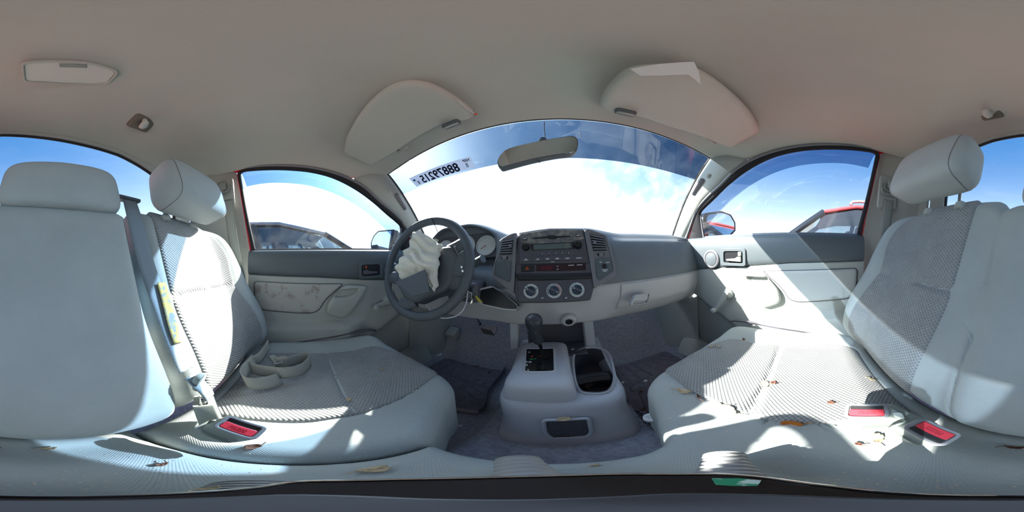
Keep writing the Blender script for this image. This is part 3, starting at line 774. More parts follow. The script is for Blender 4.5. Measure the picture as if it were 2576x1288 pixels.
# passenger airbag switch plate and blank plate
sp_ = slab('switch_plate', FR, rounded(R3([(1275, 528), (1498, 510), (1530, 690), (1330, 835), (1300, 800)], .007), .005), .002, .0075, M['dark'], dash, b=.0015)
kp = FR.hit(*c3(1408, 640), .008)
lathe('key_switch', FR, [(.0085, .006), (.0085, .0088), (.007, .009), (.001, .008)], M['black'], sp_, n=24, c=kp)
for s_, p_, sz in (('OFF', (1352, 583), .0050), ('AUTO', (1456, 588), .0050), ('PASSENGER', (1415, 696), .0042), ('AIRBAG', (1418, 716), .0042)):
    text('lettering', s_, FR, sz, M['white'], sp_, FR.hit(*c3(*p_), .0078), .0077, bold=.00015)
slab('blank_plate', FR, rounded(R_([(1248, 659), (1285, 656), (1283, 709), (1245, 690)], .007), .004), .002, .0075, M['dark'], dash, b=.0015)
# open cubby left of the stack, below; black slab stands for its inner shade
cub = R_([(1206, 729), (1238, 722), (1262, 735), (1300, 766), (1300, 778), (1268, 776), (1212, 764), (1203, 748)], .01)
cb = ring('cubby', FR, [(a + (a - (-.135)) * .07, b + (b + .16) * .13) for a, b in cub], cub, -.03, .006, M['dashlow'], dash, b=.003)
tag(slab('cubby_shade', FR, cub, -.03, .001, M['black'], cb), 'black slab standing for the shade inside the open cubby')
# power outlet and shift-side knob
po = at(1431, 807, y=.553)
FPo = Frame(po, (1, 0, 0), (0, -.35, .94))
pw = lathe('power_outlet', FPo, [(.026, -.01), (.026, .002), (.020, .006), (.0125, .005), (.0115, -.012), (.001, -.013)], M['dashlow'], dash, n=32)
lathe('socket', FPo, [(.0128, .003), (.0128, .0065), (.0112, .0065), (.0112, -.008), (.001, -.009)], M['black'], pw, n=28)
# instrument cluster
FI = Frame((-.385, .668, .055), (1, 0, 0), (0, .30, .954))
ic = slab('instrument_cluster', FI, rounded([(-.175, -.055), (.175, -.055), (.185, .02), (.14, .062), (-.14, .062), (-.185, .02)], .02), -.02, 0, M['fascia'], dash)
for cx, rr in ((0, .060), (.117, .046), (-.117, .046)):
    lathe('gauge_ring', FI, [(rr, 0), (rr + .003, .004), (rr, .006), (rr - .003, .004), (rr - .004, .001)], M['silver'], ic, n=40, c=(cx, 0))
    lathe('gauge_face', FI, [(rr - .004, .0005), (.001, .0008)], M['gauge'], ic, n=32, c=(cx, 0))
    tube('needle', [FI(cx, 0, .004), FI(cx - rr * .55, -rr * .35, .004)], .0012, M['orange'], ic, seg=5)
    for k in range(11):
        t = radians(220 - k * 26); tube('tick', [FI(cx + cos(t) * (rr - .012), sin(t) * (rr - .012), .0015), FI(cx + cos(t) * (rr - .006), sin(t) * (rr - .006), .0015)], .0008, M['white'], ic, seg=4)
# dash louvre line
tube('windshield_seam', [(x, .745, zhood(x) + .001) for x in [lerp(.14, .66, i / 20) for i in range(21)]], .002, M['black'], dash, seg=5)

# ================================================================ radio
rad = thing('car_radio', FR(0, -.02, -.02), 'charcoal car radio with two round knobs and dusty display in the centre stack', 'radio')
slab('faceplate', FR, rounded(R3([(160, 165), (600, 98), (1095, 105), (1190, 590), (160, 610)], .002), .004), -.001, .003, M['fascia'], rad, b=.002)
tag(slab('dusty_top', FR, rounded(R3([(175, 165), (600, 105), (1085, 110), (1105, 235), (930, 290), (300, 318), (180, 290)], .004), .003), .001, .0042, mat('dusty_fascia', (104, 102, 102), .7, .3, var=(60, .2), stain=((160, 152, 134), 55, .46, .74)), rad, b=.001), 'dusty upper face of the radio')
slot = R3([(352, 222), (540, 205), (600, 188), (660, 188), (715, 200), (905, 195), (905, 215), (720, 225), (680, 245), (600, 247), (550, 230), (352, 243)], .004)
slab('disc_slot', FR, slot, .002, .0050, M['black'], rad)
for nm_, b_ in (('PWR', (237, 246)), ('LOAD', (1022, 200))):
    bp = R3([(b_[0] - 36, b_[1] - 10), (b_[0] + 36, b_[1] - 16), (b_[0] + 36, b_[1] + 8), (b_[0] - 36, b_[1] + 14)], .005)
    bt = slab('button', FR, rounded(bp, .0015), .003, .0062, M['black'], rad, b=.0006)
    slab('print', FR, [(a, b + .0012) for a, b in R3([(b_[0] - 26, b_[1] - 6), (b_[0] + 26, b_[1] - 9), (b_[0] + 26, b_[1] - 1), (b_[0] - 26, b_[1] + 2)], .006)], .0061, .0064, M['white'], bt)
disp = R3([(320, 315), (945, 285), (965, 385), (330, 408)], .004)
dp = slab('display_frame', FR, rounded(disp, .002), .001, .0048, M['black'], rad, b=.001)
slab('display', FR, rounded(R3([(365, 328), (915, 300), (925, 378), (365, 400)], .005), .002), .003, .0053, mat('display_glass', (86, 100, 98), .2, .5, stain=((128, 118, 96), 30, .55, .75)), dp)
for u_, v_, r_ in ((247, 352, .0128), (1020, 322, .0138)):
    kc = FR.hit(*c3(u_, v_), .012)
    lathe('knob', FR, [(r_ + .0012, .003), (r_ + .001, .007), (r_, .014), (r_ - .002, .0165), (r_ - .003, .016), (.001, .0158)], M['gloss'], rad, n=36, c=kc)
tray_ = R3([(332, 452), (350, 444), (940, 432), (955, 445), (950, 468), (350, 490), (335, 480)], .004)
slab('preset_tray', FR, tray_, .001, .0042, M['fascia'], rad, b=.0008)
for k in range(6):
    c_ = FR.hit(*c3(393 + 97 * k, 463 - 3 * k), .006)
    pb = lathe('preset_button', FR, [(.0036, .003), (.0036, .006), (.0030, .0066), (.0004, .0066)], M['black'], rad, n=18, c=c_)
    text('digit', str(k + 1), FR, .0058, M['white'], pb, (c_[0] + .0005, c_[1] + .0003), .0069, bold=.0002)
for s_, x0, x1 in (('SEEK', 178, 330), ('AM', 352, 498), ('FM1', 502, 640), ('FM2', 644, 782), ('DISC', 786, 938), ('SCAN', 952, 1110)):
    f0, f1 = (x0 - 178) / 932, (x1 - 178) / 932
    bp = R3([(x0, 524 - 28 * f0), (x1, 524 - 28 * f1), (x1, 575 - 30 * f1), (x0, 575 - 30 * f0)], .005)
    bt = slab('button', FR, rounded(bp, .0015), .002, .0058, M['fascia'], rad, b=.0007)
    cx_, cy_ = sum(p[0] for p in bp) / 4, sum(p[1] for p in bp) / 4
    if s_ == 'SEEK':
        text('lettering', 'SEEK', FR, .0040, M['white'], bt, (cx_, cy_ + .0016), .0061, bold=.0001); text('lettering', 'v TRACK ^', FR, .0040, M['white'], bt, (cx_, cy_ - .0018), .0061, bold=.0001)
    else: text('lettering', s_, FR, .0066, M['white'], bt, (cx_, cy_), .0061, bold=.00015)
text('lettering', 'TOYOTA', FR, .0036, M['white'], rad, FR.hit(*c3(645, 578), .004), .0034, bold=.0001)
# clock and hazard strip
clk = thing('clock_panel', FR(0, -.07, -.02), 'dark clock strip with red hazard button below the radio', 'clock')
slab('fascia', FR, rounded(R3([(112, 625), (1195, 592), (1218, 742), (100, 750)], .002), .003), -.001, .002, M['fascia'], clk, b=.0015)
hz = slab('hazard_button', FR, rounded(R3([(178, 628), (372, 622), (372, 722), (178, 727)], .005), .002), .001, .0062, M['black'], clk, b=.001)
tr_ = R3([(272, 643), (300, 692), (244, 693)], .006); ti_ = [(a * .5 + .5 * sum(p[0] for p in tr_) / 3, b * .5 + .5 * sum(p[1] for p in tr_) / 3) for a, b in tr_]
ring('hazard_triangle', FR, tr_, ti_, .0060, .0066, M['orange'], hz, n=48)
slab('clock_glass', FR, rounded(R3([(402, 618), (1130, 596), (1140, 700), (402, 715)], .004), .002), .001, .0044, mat('smoked_red_glass', (44, 28, 38), .15, .5), clk, b=.0006)
slab('clock_digits', FR, R3([(480, 645), (640, 640), (640, 695), (480, 700)], .0046), .0043, .0046, mat('dim_red_display', (96, 26, 40), .4, .3, stain=((60, 28, 40), 40, .45, .6)), clk)
for s_, p_, z_ in (('-- H', (712, 643), .0052), ('-- M', (712, 686), .0052), ('PASSENGER', (918, 628), .0038), ('PASSENGER', (1043, 623), .0038)):
    text('lettering', s_, FR, z_, M['white'], clk, FR.hit(*c3(*p_), .005), .0046, bold=.00012)
# climate panel
cli = thing('climate_panel', FR(0, -.13, -.02), 'heater control panel with three silver ringed dials', 'heater control')
slab('fascia', FR, rounded(R3([(128, 850), (1222, 818), (1250, 972), (1206, 1132), (150, 1170)], .001), .004), -.0018, .0008, M['fascia'], cli, b=.002)
slab('ledge', FR, R3([(95, 752), (1222, 742), (1222, 818), (128, 850)], .004), -.0015, .006, M['black'], cli, b=.004)
for q, (u_, v_, ang) in enumerate(((325, 1010, 152), (665, 1005, -28), (1003, 990, 155))):
    c_ = FR.hit(*c3(u_, v_), .004)
    d_ = lathe('dial_ring', FR, [(.0250, 0), (.0250, .004), (.0240, .0052), (.0168, .0046), (.0160, .003), (.001, .003)], M['silver'], cli, n=48, c=c_)
    kb = lathe('dial_knob', FR, [(.0166, .003), (.0160, .012), (.0145, .0135), (.001, .0135)], M['gloss'], d_, n=40, c=c_)
    t = radians(ang); ax = V((cos(t), sin(t))); py = V((-sin(t), cos(t))); cc = V(c_)
    slab('pointer_bar', FR, [tuple(cc + ax * i * .0155 + py * j * .0042) for i, j in ((-1, -1), (1, -1), (1, 1), (-1, 1))], .012, .0175, M['fascia'], d_, b=.0015)
    slab('pointer', FR, [tuple(cc + ax * .0140), tuple(cc + ax * .0100 + py * .0022), tuple(cc + ax * .0100 - py * .0022)], .0175, .0180, M['white'], d_)
    if q == 1:
        text('lettering', 'TEMP', FR, .0058, M['bezel'], d_, (c_[0], c_[1] + .0208), .0054, bold=.0001)
        for k in range(20):
            t2 = radians(-40 - 0) + 0; tt = radians(118 + k * 4.7 * 2.1) if k < 10 else radians(62 - (k - 10) * 9.6)
            m2 = M['black'] if k < 10 else M['red']; p2 = V(c_) + V((cos(tt), sin(tt))) * .0206; ex, ey = V((cos(tt), sin(tt))) * .0016, V((-sin(tt), cos(tt))) * .0011
            slab('tick', FR, [tuple(p2 + ex + ey), tuple(p2 - ex + ey), tuple(p2 - ex - ey), tuple(p2 + ex - ey)], .0048, .0055, m2, d_)
    else:
        marks = ((155, 'OFF'), (125, 'LO'), (92, '.'), (62, ':'), (25, 'HI')) if q == 0 else ((100, '~'), (40, '>'), (-20, '/'), (150, '<'), (215, '='))
        for tt, s_ in marks:
            tt = radians(tt); text('lettering', s_, FR, .0048, M['black'], d_, (c_[0] + cos(tt) * .0207, c_[1] + sin(tt) * .0207), .0054, bold=.0002)
for s_, p_ in (('A/C', (497, 1112)), ('o', (842, 1108))):
    c_ = FR.hit(*c3(*p_), .004)
    bt = lathe('button', FR, [(.0074, 0), (.0074, .003), (.0066, .0038), (.001, .0038)], M['fascia'], cli, n=28, c=c_)
    if s_ == 'A/C': text('lettering', s_, FR, .0055, M['white'], bt, c_, .0041, bold=.0001)
    else:
        car_ = [(-.0046, -.0012), (-.003, .0004), (-.0012, .0018), (.0016, .0018), (.003, .0004), (.0046, -.0002), (.0046, -.0014)]
        slab('recirculation_mark', FR, [(c_[0] + a, c_[1] + b) for a, b in car_], .0038, .0042, M['white'], bt)

# ================================================================ steering wheel, torn airbag, column
_n = V((.141, -.941, .309)); _a = V((.989, .148, 0))
FW = Frame((-.390, .395, -.019), _a, _n.cross(_a))
wh = thing('steering_wheel', (-.39, .395, -.02), 'charcoal steering wheel turned aside with a burst horn pad', 'steering wheel')
tube('rim', [FW(.1765 * cos(t), .1765 * sin(t), 0) for t in [2 * pi * k / 72 for k in range(72)]], .0158, M['wheel'], wh, seg=18, closed=True, up=tuple(FW.h))
def W_(pts, h=0.0): return [FW.hit(u, v, h) for u, v in pts]
def c1(x, y): return (940 + x * .24845, 520 + y * .24845)
def W1(pts, h=0.0): return W_([c1(*p) for p in pts], h)
hubo = rounded(W1([(640, 405), (800, 385), (860, 480), (805, 600), (800, 760), (710, 860), (560, 905), (400, 980), (300, 930), (220, 770), (225, 640), (300, 480), (420, 330), (560, 300)], .01), .012)
pillow('horn_pad', FW, hubo, FW.hit(*c1(560, 640), .01), M['wheel'], wh, top=lambda a, b: .012, r=.016, drop=.05, n=90, K=16)
def spoke(px, w0, w1, h0, h1):
    P = [FW(*p, h) for p, h in zip(W1(px, .0), [lerp(h0, h1, k / (len(px) - 1)) for k in range(len(px))])]
    tube('spoke', smooth(P, 4, False), [lerp(w0, w1, k / ((len(px) - 1) * 4)) for k in range((len(px) - 1) * 4 + 1)], M['wheel'], wh, seg=12, flat=.38, up=tuple((FW.b if abs(px[0][0] - px[-1][0]) > abs(px[0][1] - px[-1][1]) else FW.a)))
spoke([(300, 740), (215, 715), (150, 730)], .028, .022, -.004, 0)
spoke([(400, 930), (310, 990), (235, 1040)], .034, .024, -.006, 0)
spoke([(760, 450), (860, 395), (935, 350)], .026, .020, -.004, 0)
spoke([(760, 740), (840, 760), (905, 770)], .030, .022, -.006, 0)
# trim plate on the right spoke with bare metal showing
slab('spoke_cover', FW, rounded(W1([(805, 600), (860, 490), (925, 440), (955, 600), (900, 760), (810, 770)], 0), .008), -.02, .004, M['dark'], wh, b=.003)
for p_ in ((895, 610), (905, 650), (822, 405), (590, 800)):
    lathe('screw', FW, [(.004, 0), (.004, .008), (.001, .009)], M['chrome'], wh, n=12, c=FW.hit(*c1(*p_), .006))
tube('spring_clip', [FW(*p, .012) for p in W1([(808, 400), (820, 420), (840, 460), (860, 495)], .012)], .0015, M['chrome'], wh, seg=6)
tube('clip_wire', [FW(*p, .016) for p in W1([(585, 110), (625, 200), (650, 260), (662, 300), (640, 370), (685, 350)], .016)], .0012, M['seal'], wh, seg=6)
# torn flap of the pad
fl_ = W1([(215, 768), (525, 635), (572, 862), (400, 910)], .075)
slab('torn_cover', FW, fl_, .074, .078, M['wheel'], wh, b=.0015)
# the spent airbag, hanging in folds
abo = smooth(W1([(395, 212), (500, 262), (560, 300), (600, 335), (635, 345), (630, 395), (612, 410), (628, 580), (605, 660), (598, 760), (572, 850), (555, 780), (535, 690), (480, 660), (440, 672), (330, 715), (272, 742), (235, 700), (212, 640), (245, 560), (268, 490), (265, 430), (330, 370), (365, 260)], .05), 4)
ac = FW.hit(*c1(440, 540), .05)
def fold(a, b):
    x, y = a - ac[0], b - ac[1]; k = x * .45 + y
    r_ = .050 + .016 * sst(.03, -.02, y) - .012 * sst(-.03, -.06, y)
    r_ += .0050 * sin(k * 190 + 2.2 * sin(x * 45)) + .0035 * sin(k * 80 - x * 40 + 1.0)
    if y < -.018: r_ += .0035 * sin(x * 260 + 2.0 * sin(y * 120)) * sst(-.015, -.035, y)
    return r_
ab = thing('airbag', FW(ac[0], ac[1], .02), 'crumpled white spent airbag hanging from the steering wheel', 'airbag')
pillow('bag', FW, abo, ac, M['airbag'], ab, top=fold, r=.030, drop=.004, n=180, K=44)
for pts in ([(270, 475), (370, 440), (480, 470), (600, 540)], [(250, 600), (330, 560), (460, 590), (610, 640)], [(300, 470), (420, 430), (560, 400), (615, 420)]):
    tube('fold_seam', [FW(a, b, fold(a, b) + .0005) for a, b in smooth(W1(pts, .06), 6, False)], .0016, M['airbag'], ab, seg=5)
for k in range(7):
    p0 = W1([(600 + 6 * k, 338 + 3 * k)], .05)[0]; tube('frayed_thread', [FW(*p0, .045), FW(p0[0] + .004 + .002 * (k % 3), p0[1] + .006, .048)], .0008, M['airbag'], ab, seg=4)
# column, stalks, ignition
cl_ = thing('steering_column', (-.36, .55, -.06), 'dark steering column shroud with stalk and ignition lock', 'steering column')
axd = -FW.h
rows = []
for t, ra, rb in ((.02, .045, .040), (.05, .062, .052), (.12, .072, .058), (.20, .078, .060)):
    c_ = V((-.372, .395, -.030)) + axd * t
    rows.append([c_ + FW.a * (ra * math.copysign(abs(cos(q)) ** .7, cos(q))) + FW.b * (rb * math.copysign(abs(sin(q)) ** .7, sin(q))) for q in [2 * pi * k / 28 for k in range(28)]])
grid('shroud', rows, M['fascia'], cl_, cu=True, caps=True)
tip, root = at(1215, 651, y=.47), at(1180, 672, y=.50)
root = V((-.30, .50, -.045))
tube('wiper_stalk', [root, root.lerp(tip, .45), root.lerp(tip, .55), tip], [.010, .011, .014, .0135], M['dark'], cl_, seg=16)
tube('turn_stalk', [(-.44, .50, -.04), (-.52, .47, -.03), (-.585, .455, -.02)], [.009, .010, .012], M['dark'], cl_, seg=12)
ig = at(1180, 731, y=.50)
FK = Frame(ig, (1, .1, 0), (0, .3, .95))
box('lower_shroud', ig + V((-.035, .05, -.01)), (.13, .10, .075), M['fascia'], cl_, b=.012)
il = lathe('ignition_lock', FK, [(.024, -.02), (.024, 0), (.018, .006), (.014, .006), (.013, .003), (.001, .003)], M['dark'], cl_, n=28)
lathe('lock_face', FK, [(.0135, .002), (.012, .009), (.001, .009)], M['chrome'], il, n=24)
ky = thing('key_ring', FK(0, 0, .01), 'keys with yellow tag hanging from the ignition', 'keys')
slab('key_blade', FK, rrect(-.004, -.012, .004, .012, .003), .004, .03, M['black'], ky, b=.002)
tube('ring', [FK(.002 + .010 * cos(t), -.012 + .012 * sin(t), .026) for t in [2 * pi * k / 20 for k in range(20)]], .0012, M['chrome'], ky, seg=6, closed=True)
def Kp(x, y, h=.026): return FK.hit(*c1(x, y), h)
slab('hanging_key', FK, rounded([Kp(995, 920), Kp(1008, 925), Kp(990, 995), Kp(976, 993)], .002), .022, .025, M['chrome'], ky)
slab('key_head', FK, rounded([Kp(965, 868), Kp(995, 868), Kp(992, 930), Kp(968, 925)], .003), .024, .028, M['chrome'], ky, b=.001)
tag(slab('paper_tag', FK, rounded([Kp(1018, 900), Kp(1035, 900), Kp(1102, 970), Kp(1085, 968), Kp(1050, 955)], .002), .020, .022, M['yellow'], ky), 'yellow paper tag')
# white cable looping from the lock under the wheel
cabp = [Kp(952, 815), Kp(958, 900), Kp(950, 980), Kp(915, 1060), Kp(850, 1110), Kp(760, 1127), Kp(665, 1108)]
c3d = [FK(a, b, .03 + .004 * k) for k, (a, b) in enumerate(cabp)]
c3d += [at(*c1(600, 1075), y=.46), at(*c1(560, 1035), y=.47), at(*c1(510, 960), y=.47)]
cbl = tube('cable', smooth(c3d, 6, False), .0022, M['cable'], seg=8)
tag(cbl, 'thin white cable looped from the ignition below the steering wheel', 'cable')

# ================================================================ centre console and shifter
con = thing('centre_console', (.03, .45, -.60), 'grey floor console with shifter housing and cup holder between the seats', 'console')
XF = Frame((0, 0, 0), (1, 0, 0), (0, 1, 0))
def deckz(y): return -.432 + .05 * max(0, y - .36)
rows = []
for z, x0, x1, yr, rc in ((-.608, -.114, .180, .254, .07), (-.596, -.112, .178, .256, .07), (-.56, -.110, .175, .267, .07), (-.515, -.111, .173, .292, .07), (-.498, -.115, .172, .300, .07), (-.462, -.120, .174, .313, .068), (-.445, -.121, .175, .320, .066), (-.436, -.118, .171, .328, .06), (-.432, -.113, .165, .336, .055)):
    o = rounded([(x0, yr), (x1, yr), (x1 + .030 * (z > -.47), .72), (x0 - .022 * (z > -.47), .72)], [rc, rc, .01, .01], 8)
    rows.append([(a, b, z + (.05 * max(0, b - .36) if z > -.47 else 0)) for a, b in o])
grid('housing', rows, M['console'], con, cu=True, ang=60)
cupo = smooth([XF.hit(u, v, -.43) for u, v in ((1444, 900), (1466, 884), (1500, 881), (1530, 893), (1543, 930), (1545, 962), (1528, 985), (1490, 990), (1456, 981), (1444, 945))], 5)
ring('deck', Frame((0, 0, 0), (1, 0, 0), (0, .9988, .05)), [(a, b - .0225) for a, b, c in rows[-1]], [(a, b - .0225) for a, b in cupo], -.4505, -.4495, M['console'], con, n=120)
wrow = [[(lerp(a, .13, k * .10), lerp(b, .48, k * .06), -.432 + .012 - .09 * k) for a, b in cupo] for k in (0, .15, .5, .85, 1)]
wrow.append([(.13, .48, -.515)] * len(cupo))
grid('cup_well', wrow, M['fascia'], con, cu=True, ang=50)
tube('cup_rim', [(a, b, deckz(b) + .003) for a, b in cupo], .005, M['console'], con, seg=8, closed=True)
dv_ = [(x, .452 - .9 * (x - .118) ** 2 * 4) for x in [lerp(.064, .172, k / 12) for k in range(13)]]
grid('cup_divider', [[(x, y, -.44) for x, y in dv_], [(x, y - .004, -.444) for x, y in dv_], [(x, y - .012, -.450) for x, y in dv_], [(x, y - .012, -.485) for x, y in dv_], [(x, y, -.49) for x, y in dv_]], M['black'], con, ang=40, thick=.004)
grid('divider_top', [[(x, y, -.4405) for x, y in dv_], [(x, y + .028, -.4405) for x, y in dv_], [(x, y + .03, -.46) for x, y in dv_]], M['black'], con, ang=40, thick=.003)
# raised shifter housing
rows = []
for z, x0, x1, yr, yf, rc in ((-.44, -.113, .060, .338, .65, .03), (-.425, -.112, .059, .340, .65, .03), (-.395, -.111, .057, .342, .645, .035), (-.376, -.109, .054, .346, .63, .04), (-.365, -.102, .047, .354, .615, .045), (-.360, -.090, .036, .368, .60, .04)):
    rows.append([(a, b, z) for a, b in rounded([(x0, yr), (x1, yr), (x1, yf), (x0, yf)], rc, 7)])
sh = grid('shifter_housing', rows, M['console'], con, cu=True, caps=True, ang=60)
def Z_(pts, z): return [XF.hit(u, v, z) for u, v in pts]
def c4(x, y): return (1080 + x * .40984, 760 + y * .40984)
pg_ = rounded(Z_([c4(592, 285), c4(765, 282), c4(772, 425), c4(580, 428)], -.358), .008)
gp_ = slab('gate_plate', XF, pg_, -.3605, -.3575, M['gloss'], con, b=.001)
tube('plate_lip', [XF(a, b, -.359) for a, b in resample(pg_, 60)], .004, M['console'], con, seg=6, closed=True)
slot_ = [XF(*p, -.3572) for p in Z_([c4(735, 328), c4(715, 345), c4(690, 350), c4(685, 372), c4(655, 378), c4(650, 392), c4(672, 395), c4(668, 425)], -.357)]
tube('gate_slot', slot_, .0055, M['seal'], gp_, seg=8, flat=.15)
for s_, p_, m_ in (('P', (614, 308), 'white'), ('R', (630, 333), 'orange'), ('N', (626, 350), 'grn'), ('3-D', (610, 367), 'white'), ('2', (598, 386), 'white'), ('L', (608, 416), 'white')):
    text('lettering', s_, XF, .011, M[m_], gp_, XF.hit(*c4(*p_), -.357), -.3572, bold=.0004)
for p_, m_ in (((678, 331), 'orange'), ((648, 348), 'grn')):
    q = XF.hit(*c4(*p_), -.357); slab('mark', XF, rrect(q[0] - .004, q[1] - .0015, q[0] + .004, q[1] + .0015, .0004), -.3575, -.3570, M[m_], gp_)
# rear tray
FT = Frame((.026, .2755, -.548), (1, 0, 0), (0, .30, .95))
tr2 = rounded([FT.hit(u, v) for u, v in ((1367, 1055), (1480, 1050), (1488, 1087), (1473, 1098), (1387, 1101), (1371, 1086))], .012)
slab('rear_tray', FT, tr2, .0, .0035, M['fascia'], con)
tube('tray_lip', [FT(a, b, .003) for a, b in resample(tr2, 70)], .005, M['console'], con, seg=8, closed=True)
# posts up to the dashboard
for s_, pp in (('l', ((1283, 872), (1303, 868), (1304, 815), (1281, 812))), ('r', ((1474, 866), (1500, 870), (1492, 806), (1466, 806)))):
    FP_ = Frame((0, .645, 0), (1, 0, 0), (0, 0, 1)); q = [FP_.hit(*p) for p in pp]
    q = [(a, b - (.02 if k < 2 else -.03)) for k, (a, b) in enumerate(q)]
    slab('post', FP_, q, -.05, .0, M['console'], con, b=.006)
box('storage_back', (.02, .70, -.33), (.25, .02, .26), M['fascia'], con, b=.004)
box('storage_floor', (.02, .64, -.418), (.22, .12, .012), M['fascia'], con, b=.003)

lev = thing('gear_lever', (-.033, .525, -.357), 'gear lever with dark vinyl knob and chrome shaft', 'gear lever')
kb_, kt_ = at(1357, 862, y=.495), at(1343, 792, y=.460)
base_ = V((-.030, .530, -.357))
tube('shaft', [base_, base_.lerp(kb_, .5), kb_], [.0045, .0055, .008], M['chrome'], lev, seg=14)
kr = []
for k in range(15):
    t = k / 14; kr.append(pl([(0, .011), (.06, .0165), (.3, .0175), (.55, .021), (.75, .0265), (.88, .0255), (.96, .018), (1, .004)], t))
axp = [kb_.lerp(kt_, k / 14) + V((-.006 * sin(pi * k / 14), 0, 0)) for k in range(15)]
tube('knob', axp, kr, M['leather'], lev, seg=22)
for a_, b_ in (((1347, 825), (1350, 840)), ((1353, 828), (1351, 838)), ((1347, 838), (1351, 838))):
    tube('worn_line', [at(*a_, y=.4555), at(*b_, y=.4615)], .0009, M['paper'], lev, seg=5)

# ================================================================ mats, pedals
def mat_thing(name, px, z, label, ribs):
    t = thing(name, (0, 0, z), label, 'floor mat'); o = rounded(Z_(px, z), .03); cx = sum(p[0] for p in o) / len(o); cy = sum(p[1] for p in o) / len(o)
    t.location = (cx, cy, z); WLOC[t.name] = V((cx, cy, z))
    slab('sheet', XF, o, z - .006, z, M['rubber'], t, b=.001)
    O = resample(o, 80); I = [(lerp(a, cx, .02), lerp(b, cy, .02)) for a, b in O]
    grid('raised_lip', [[XF(a, b, z - .004) for a, b in O], [XF(a, b, z + .026) for a, b in O], [XF(lerp(a, cx, .012), lerp(b, cy, .012), z + .026) for a, b in O], [XF(*p, z) for p in I]], M['rubber'], t, cu=True, ang=40)
    for a, b in ribs:
        p, q = XF.hit(*a, z), XF.hit(*b, z); tube('rib', [XF(*p, z + .001), XF(*q, z + .001)], .0032, M['rubber'], t, seg=6)
    return t
def c5(x, y): return (1020 + x * .24834, 740 + y * .24834)
def c6(x, y): return (1480 + x * .29503, 740 + y * .29503)
dr = [(c5(160 + 60 * k, 700 + 34 * k), c5(225 + 60 * k, 650 + 34 * k)) for k in range(0)]
ribs_d = [(c5(200, 710), c5(840, 945)), (c5(640, 1000), c5(740, 1070)), (c5(690, 945), c5(785, 1005))]
ribs_d += [(c5(280 + 75 * k, 740 + 32 * k), c5(345 + 80 * k, 680 + 36 * k)) for k in range(7)]
ribs_d += [(c5(420 + 80 * k, 850 + 34 * k), c5(470 + 80 * k, 795 + 34 * k)) for k in range(4)]
mat_thing('floor_mat', [c5(1015, 770), c5(840, 980), c5(820, 1140), c5(745, 1215), c5(560, 1180), (1040, 1010), (1000, 900), (1062, 872), c5(440, 430), c5(960, 560)], -.742, 'dark rubber mat in the driver footwell with ribs', ribs_d)
ribs_p = [(c6(240 + 62 * k, 625 - 17 * k), c6(385 + 84 * k, 770 - 38 * k)) for k in range(8)] + [(c6(350, 795), c6(530, 690)), (c6(350, 795), c6(380, 830)), (c6(385, 830), c6(460, 800)), (c6(440, 850), c6(510, 1010))]
mat_thing('floor_mat', [c6(110, 390), c6(200, 560), c6(290, 800), c6(350, 970), c6(470, 1050), c6(700, 1020), (1760, 905), c6(930, 470), c6(560, 250), c6(200, 300)], -.742, 'dusty rubber mat in the passenger footwell with ribs', ribs_p)
# dimpled edge of the tunnel cover on the passenger side
e0, e1 = at(*c6(372, 1000), z=-.61), at(*c6(690, 1255), z=-.60)
FSd = Frame(e0, (e1 - e0), (.25, .1, .30))
Ld = (e1 - e0).length
gr_ = thing('seat_rail_cover', e0.lerp(e1, .5), 'dark dimpled rail cover beside the passenger mat', 'rail cover')
slab('plate', FSd, [(0, -.03), (Ld, -.035), (Ld + .01, .05), (.0, .02)], -.004, 0, M['rubber'], gr_, b=.001)
for i in range(9):
    for j in range(3):
        lathe('dimple', FSd, [(.0062, -.0005), (.0062, .0012), (.0045, .0012), (.0042, -.0003), (.0004, -.0003)], M['seal'], gr_, n=10, c=(.018 + i * (Ld - .03) / 8, -.020 + j * .018 + .003 * (i % 2)))
pd = thing('brake_pedal', at(1222, 828, y=.80), 'dark rubber brake pedal under the dashboard', 'pedal')
FPd = Frame((0, .80, 0), (1, 0, 0), (0, .5, .87))
pp_ = rounded([FPd.hit(u, v) for u, v in ((1205, 818), (1252, 822), (1245, 843), (1210, 840))], .012)
slab('pad', FPd, pp_, -.008, .006, M['rubber'], pd, b=.003)
for k in range(5):
    a = V(pp_[0]).lerp(V(pp_[-6]), (k + .6) / 6); tube('tread', [FPd(a.x + .006, a.y - .001, .0065), FPd(a.x + .055, a.y - .005, .0065)], .0018, M['seal'], pd, seg=5)
tube('arm', [at(1208, 816, y=.81), at(1200, 800, y=.85), (-.20, .92, -.15)], .008, M['black'], pd)
fr_ = thing('foot_rest', at(1138, 838, y=.86), 'grey foot rest block left of the brake pedal', 'foot rest')
box('block', at(1140, 838, y=.88), (.075, .08, .07), M['panel'], fr_, b=.012, rot=Matrix.Rotation(radians(25), 3, 'X'))

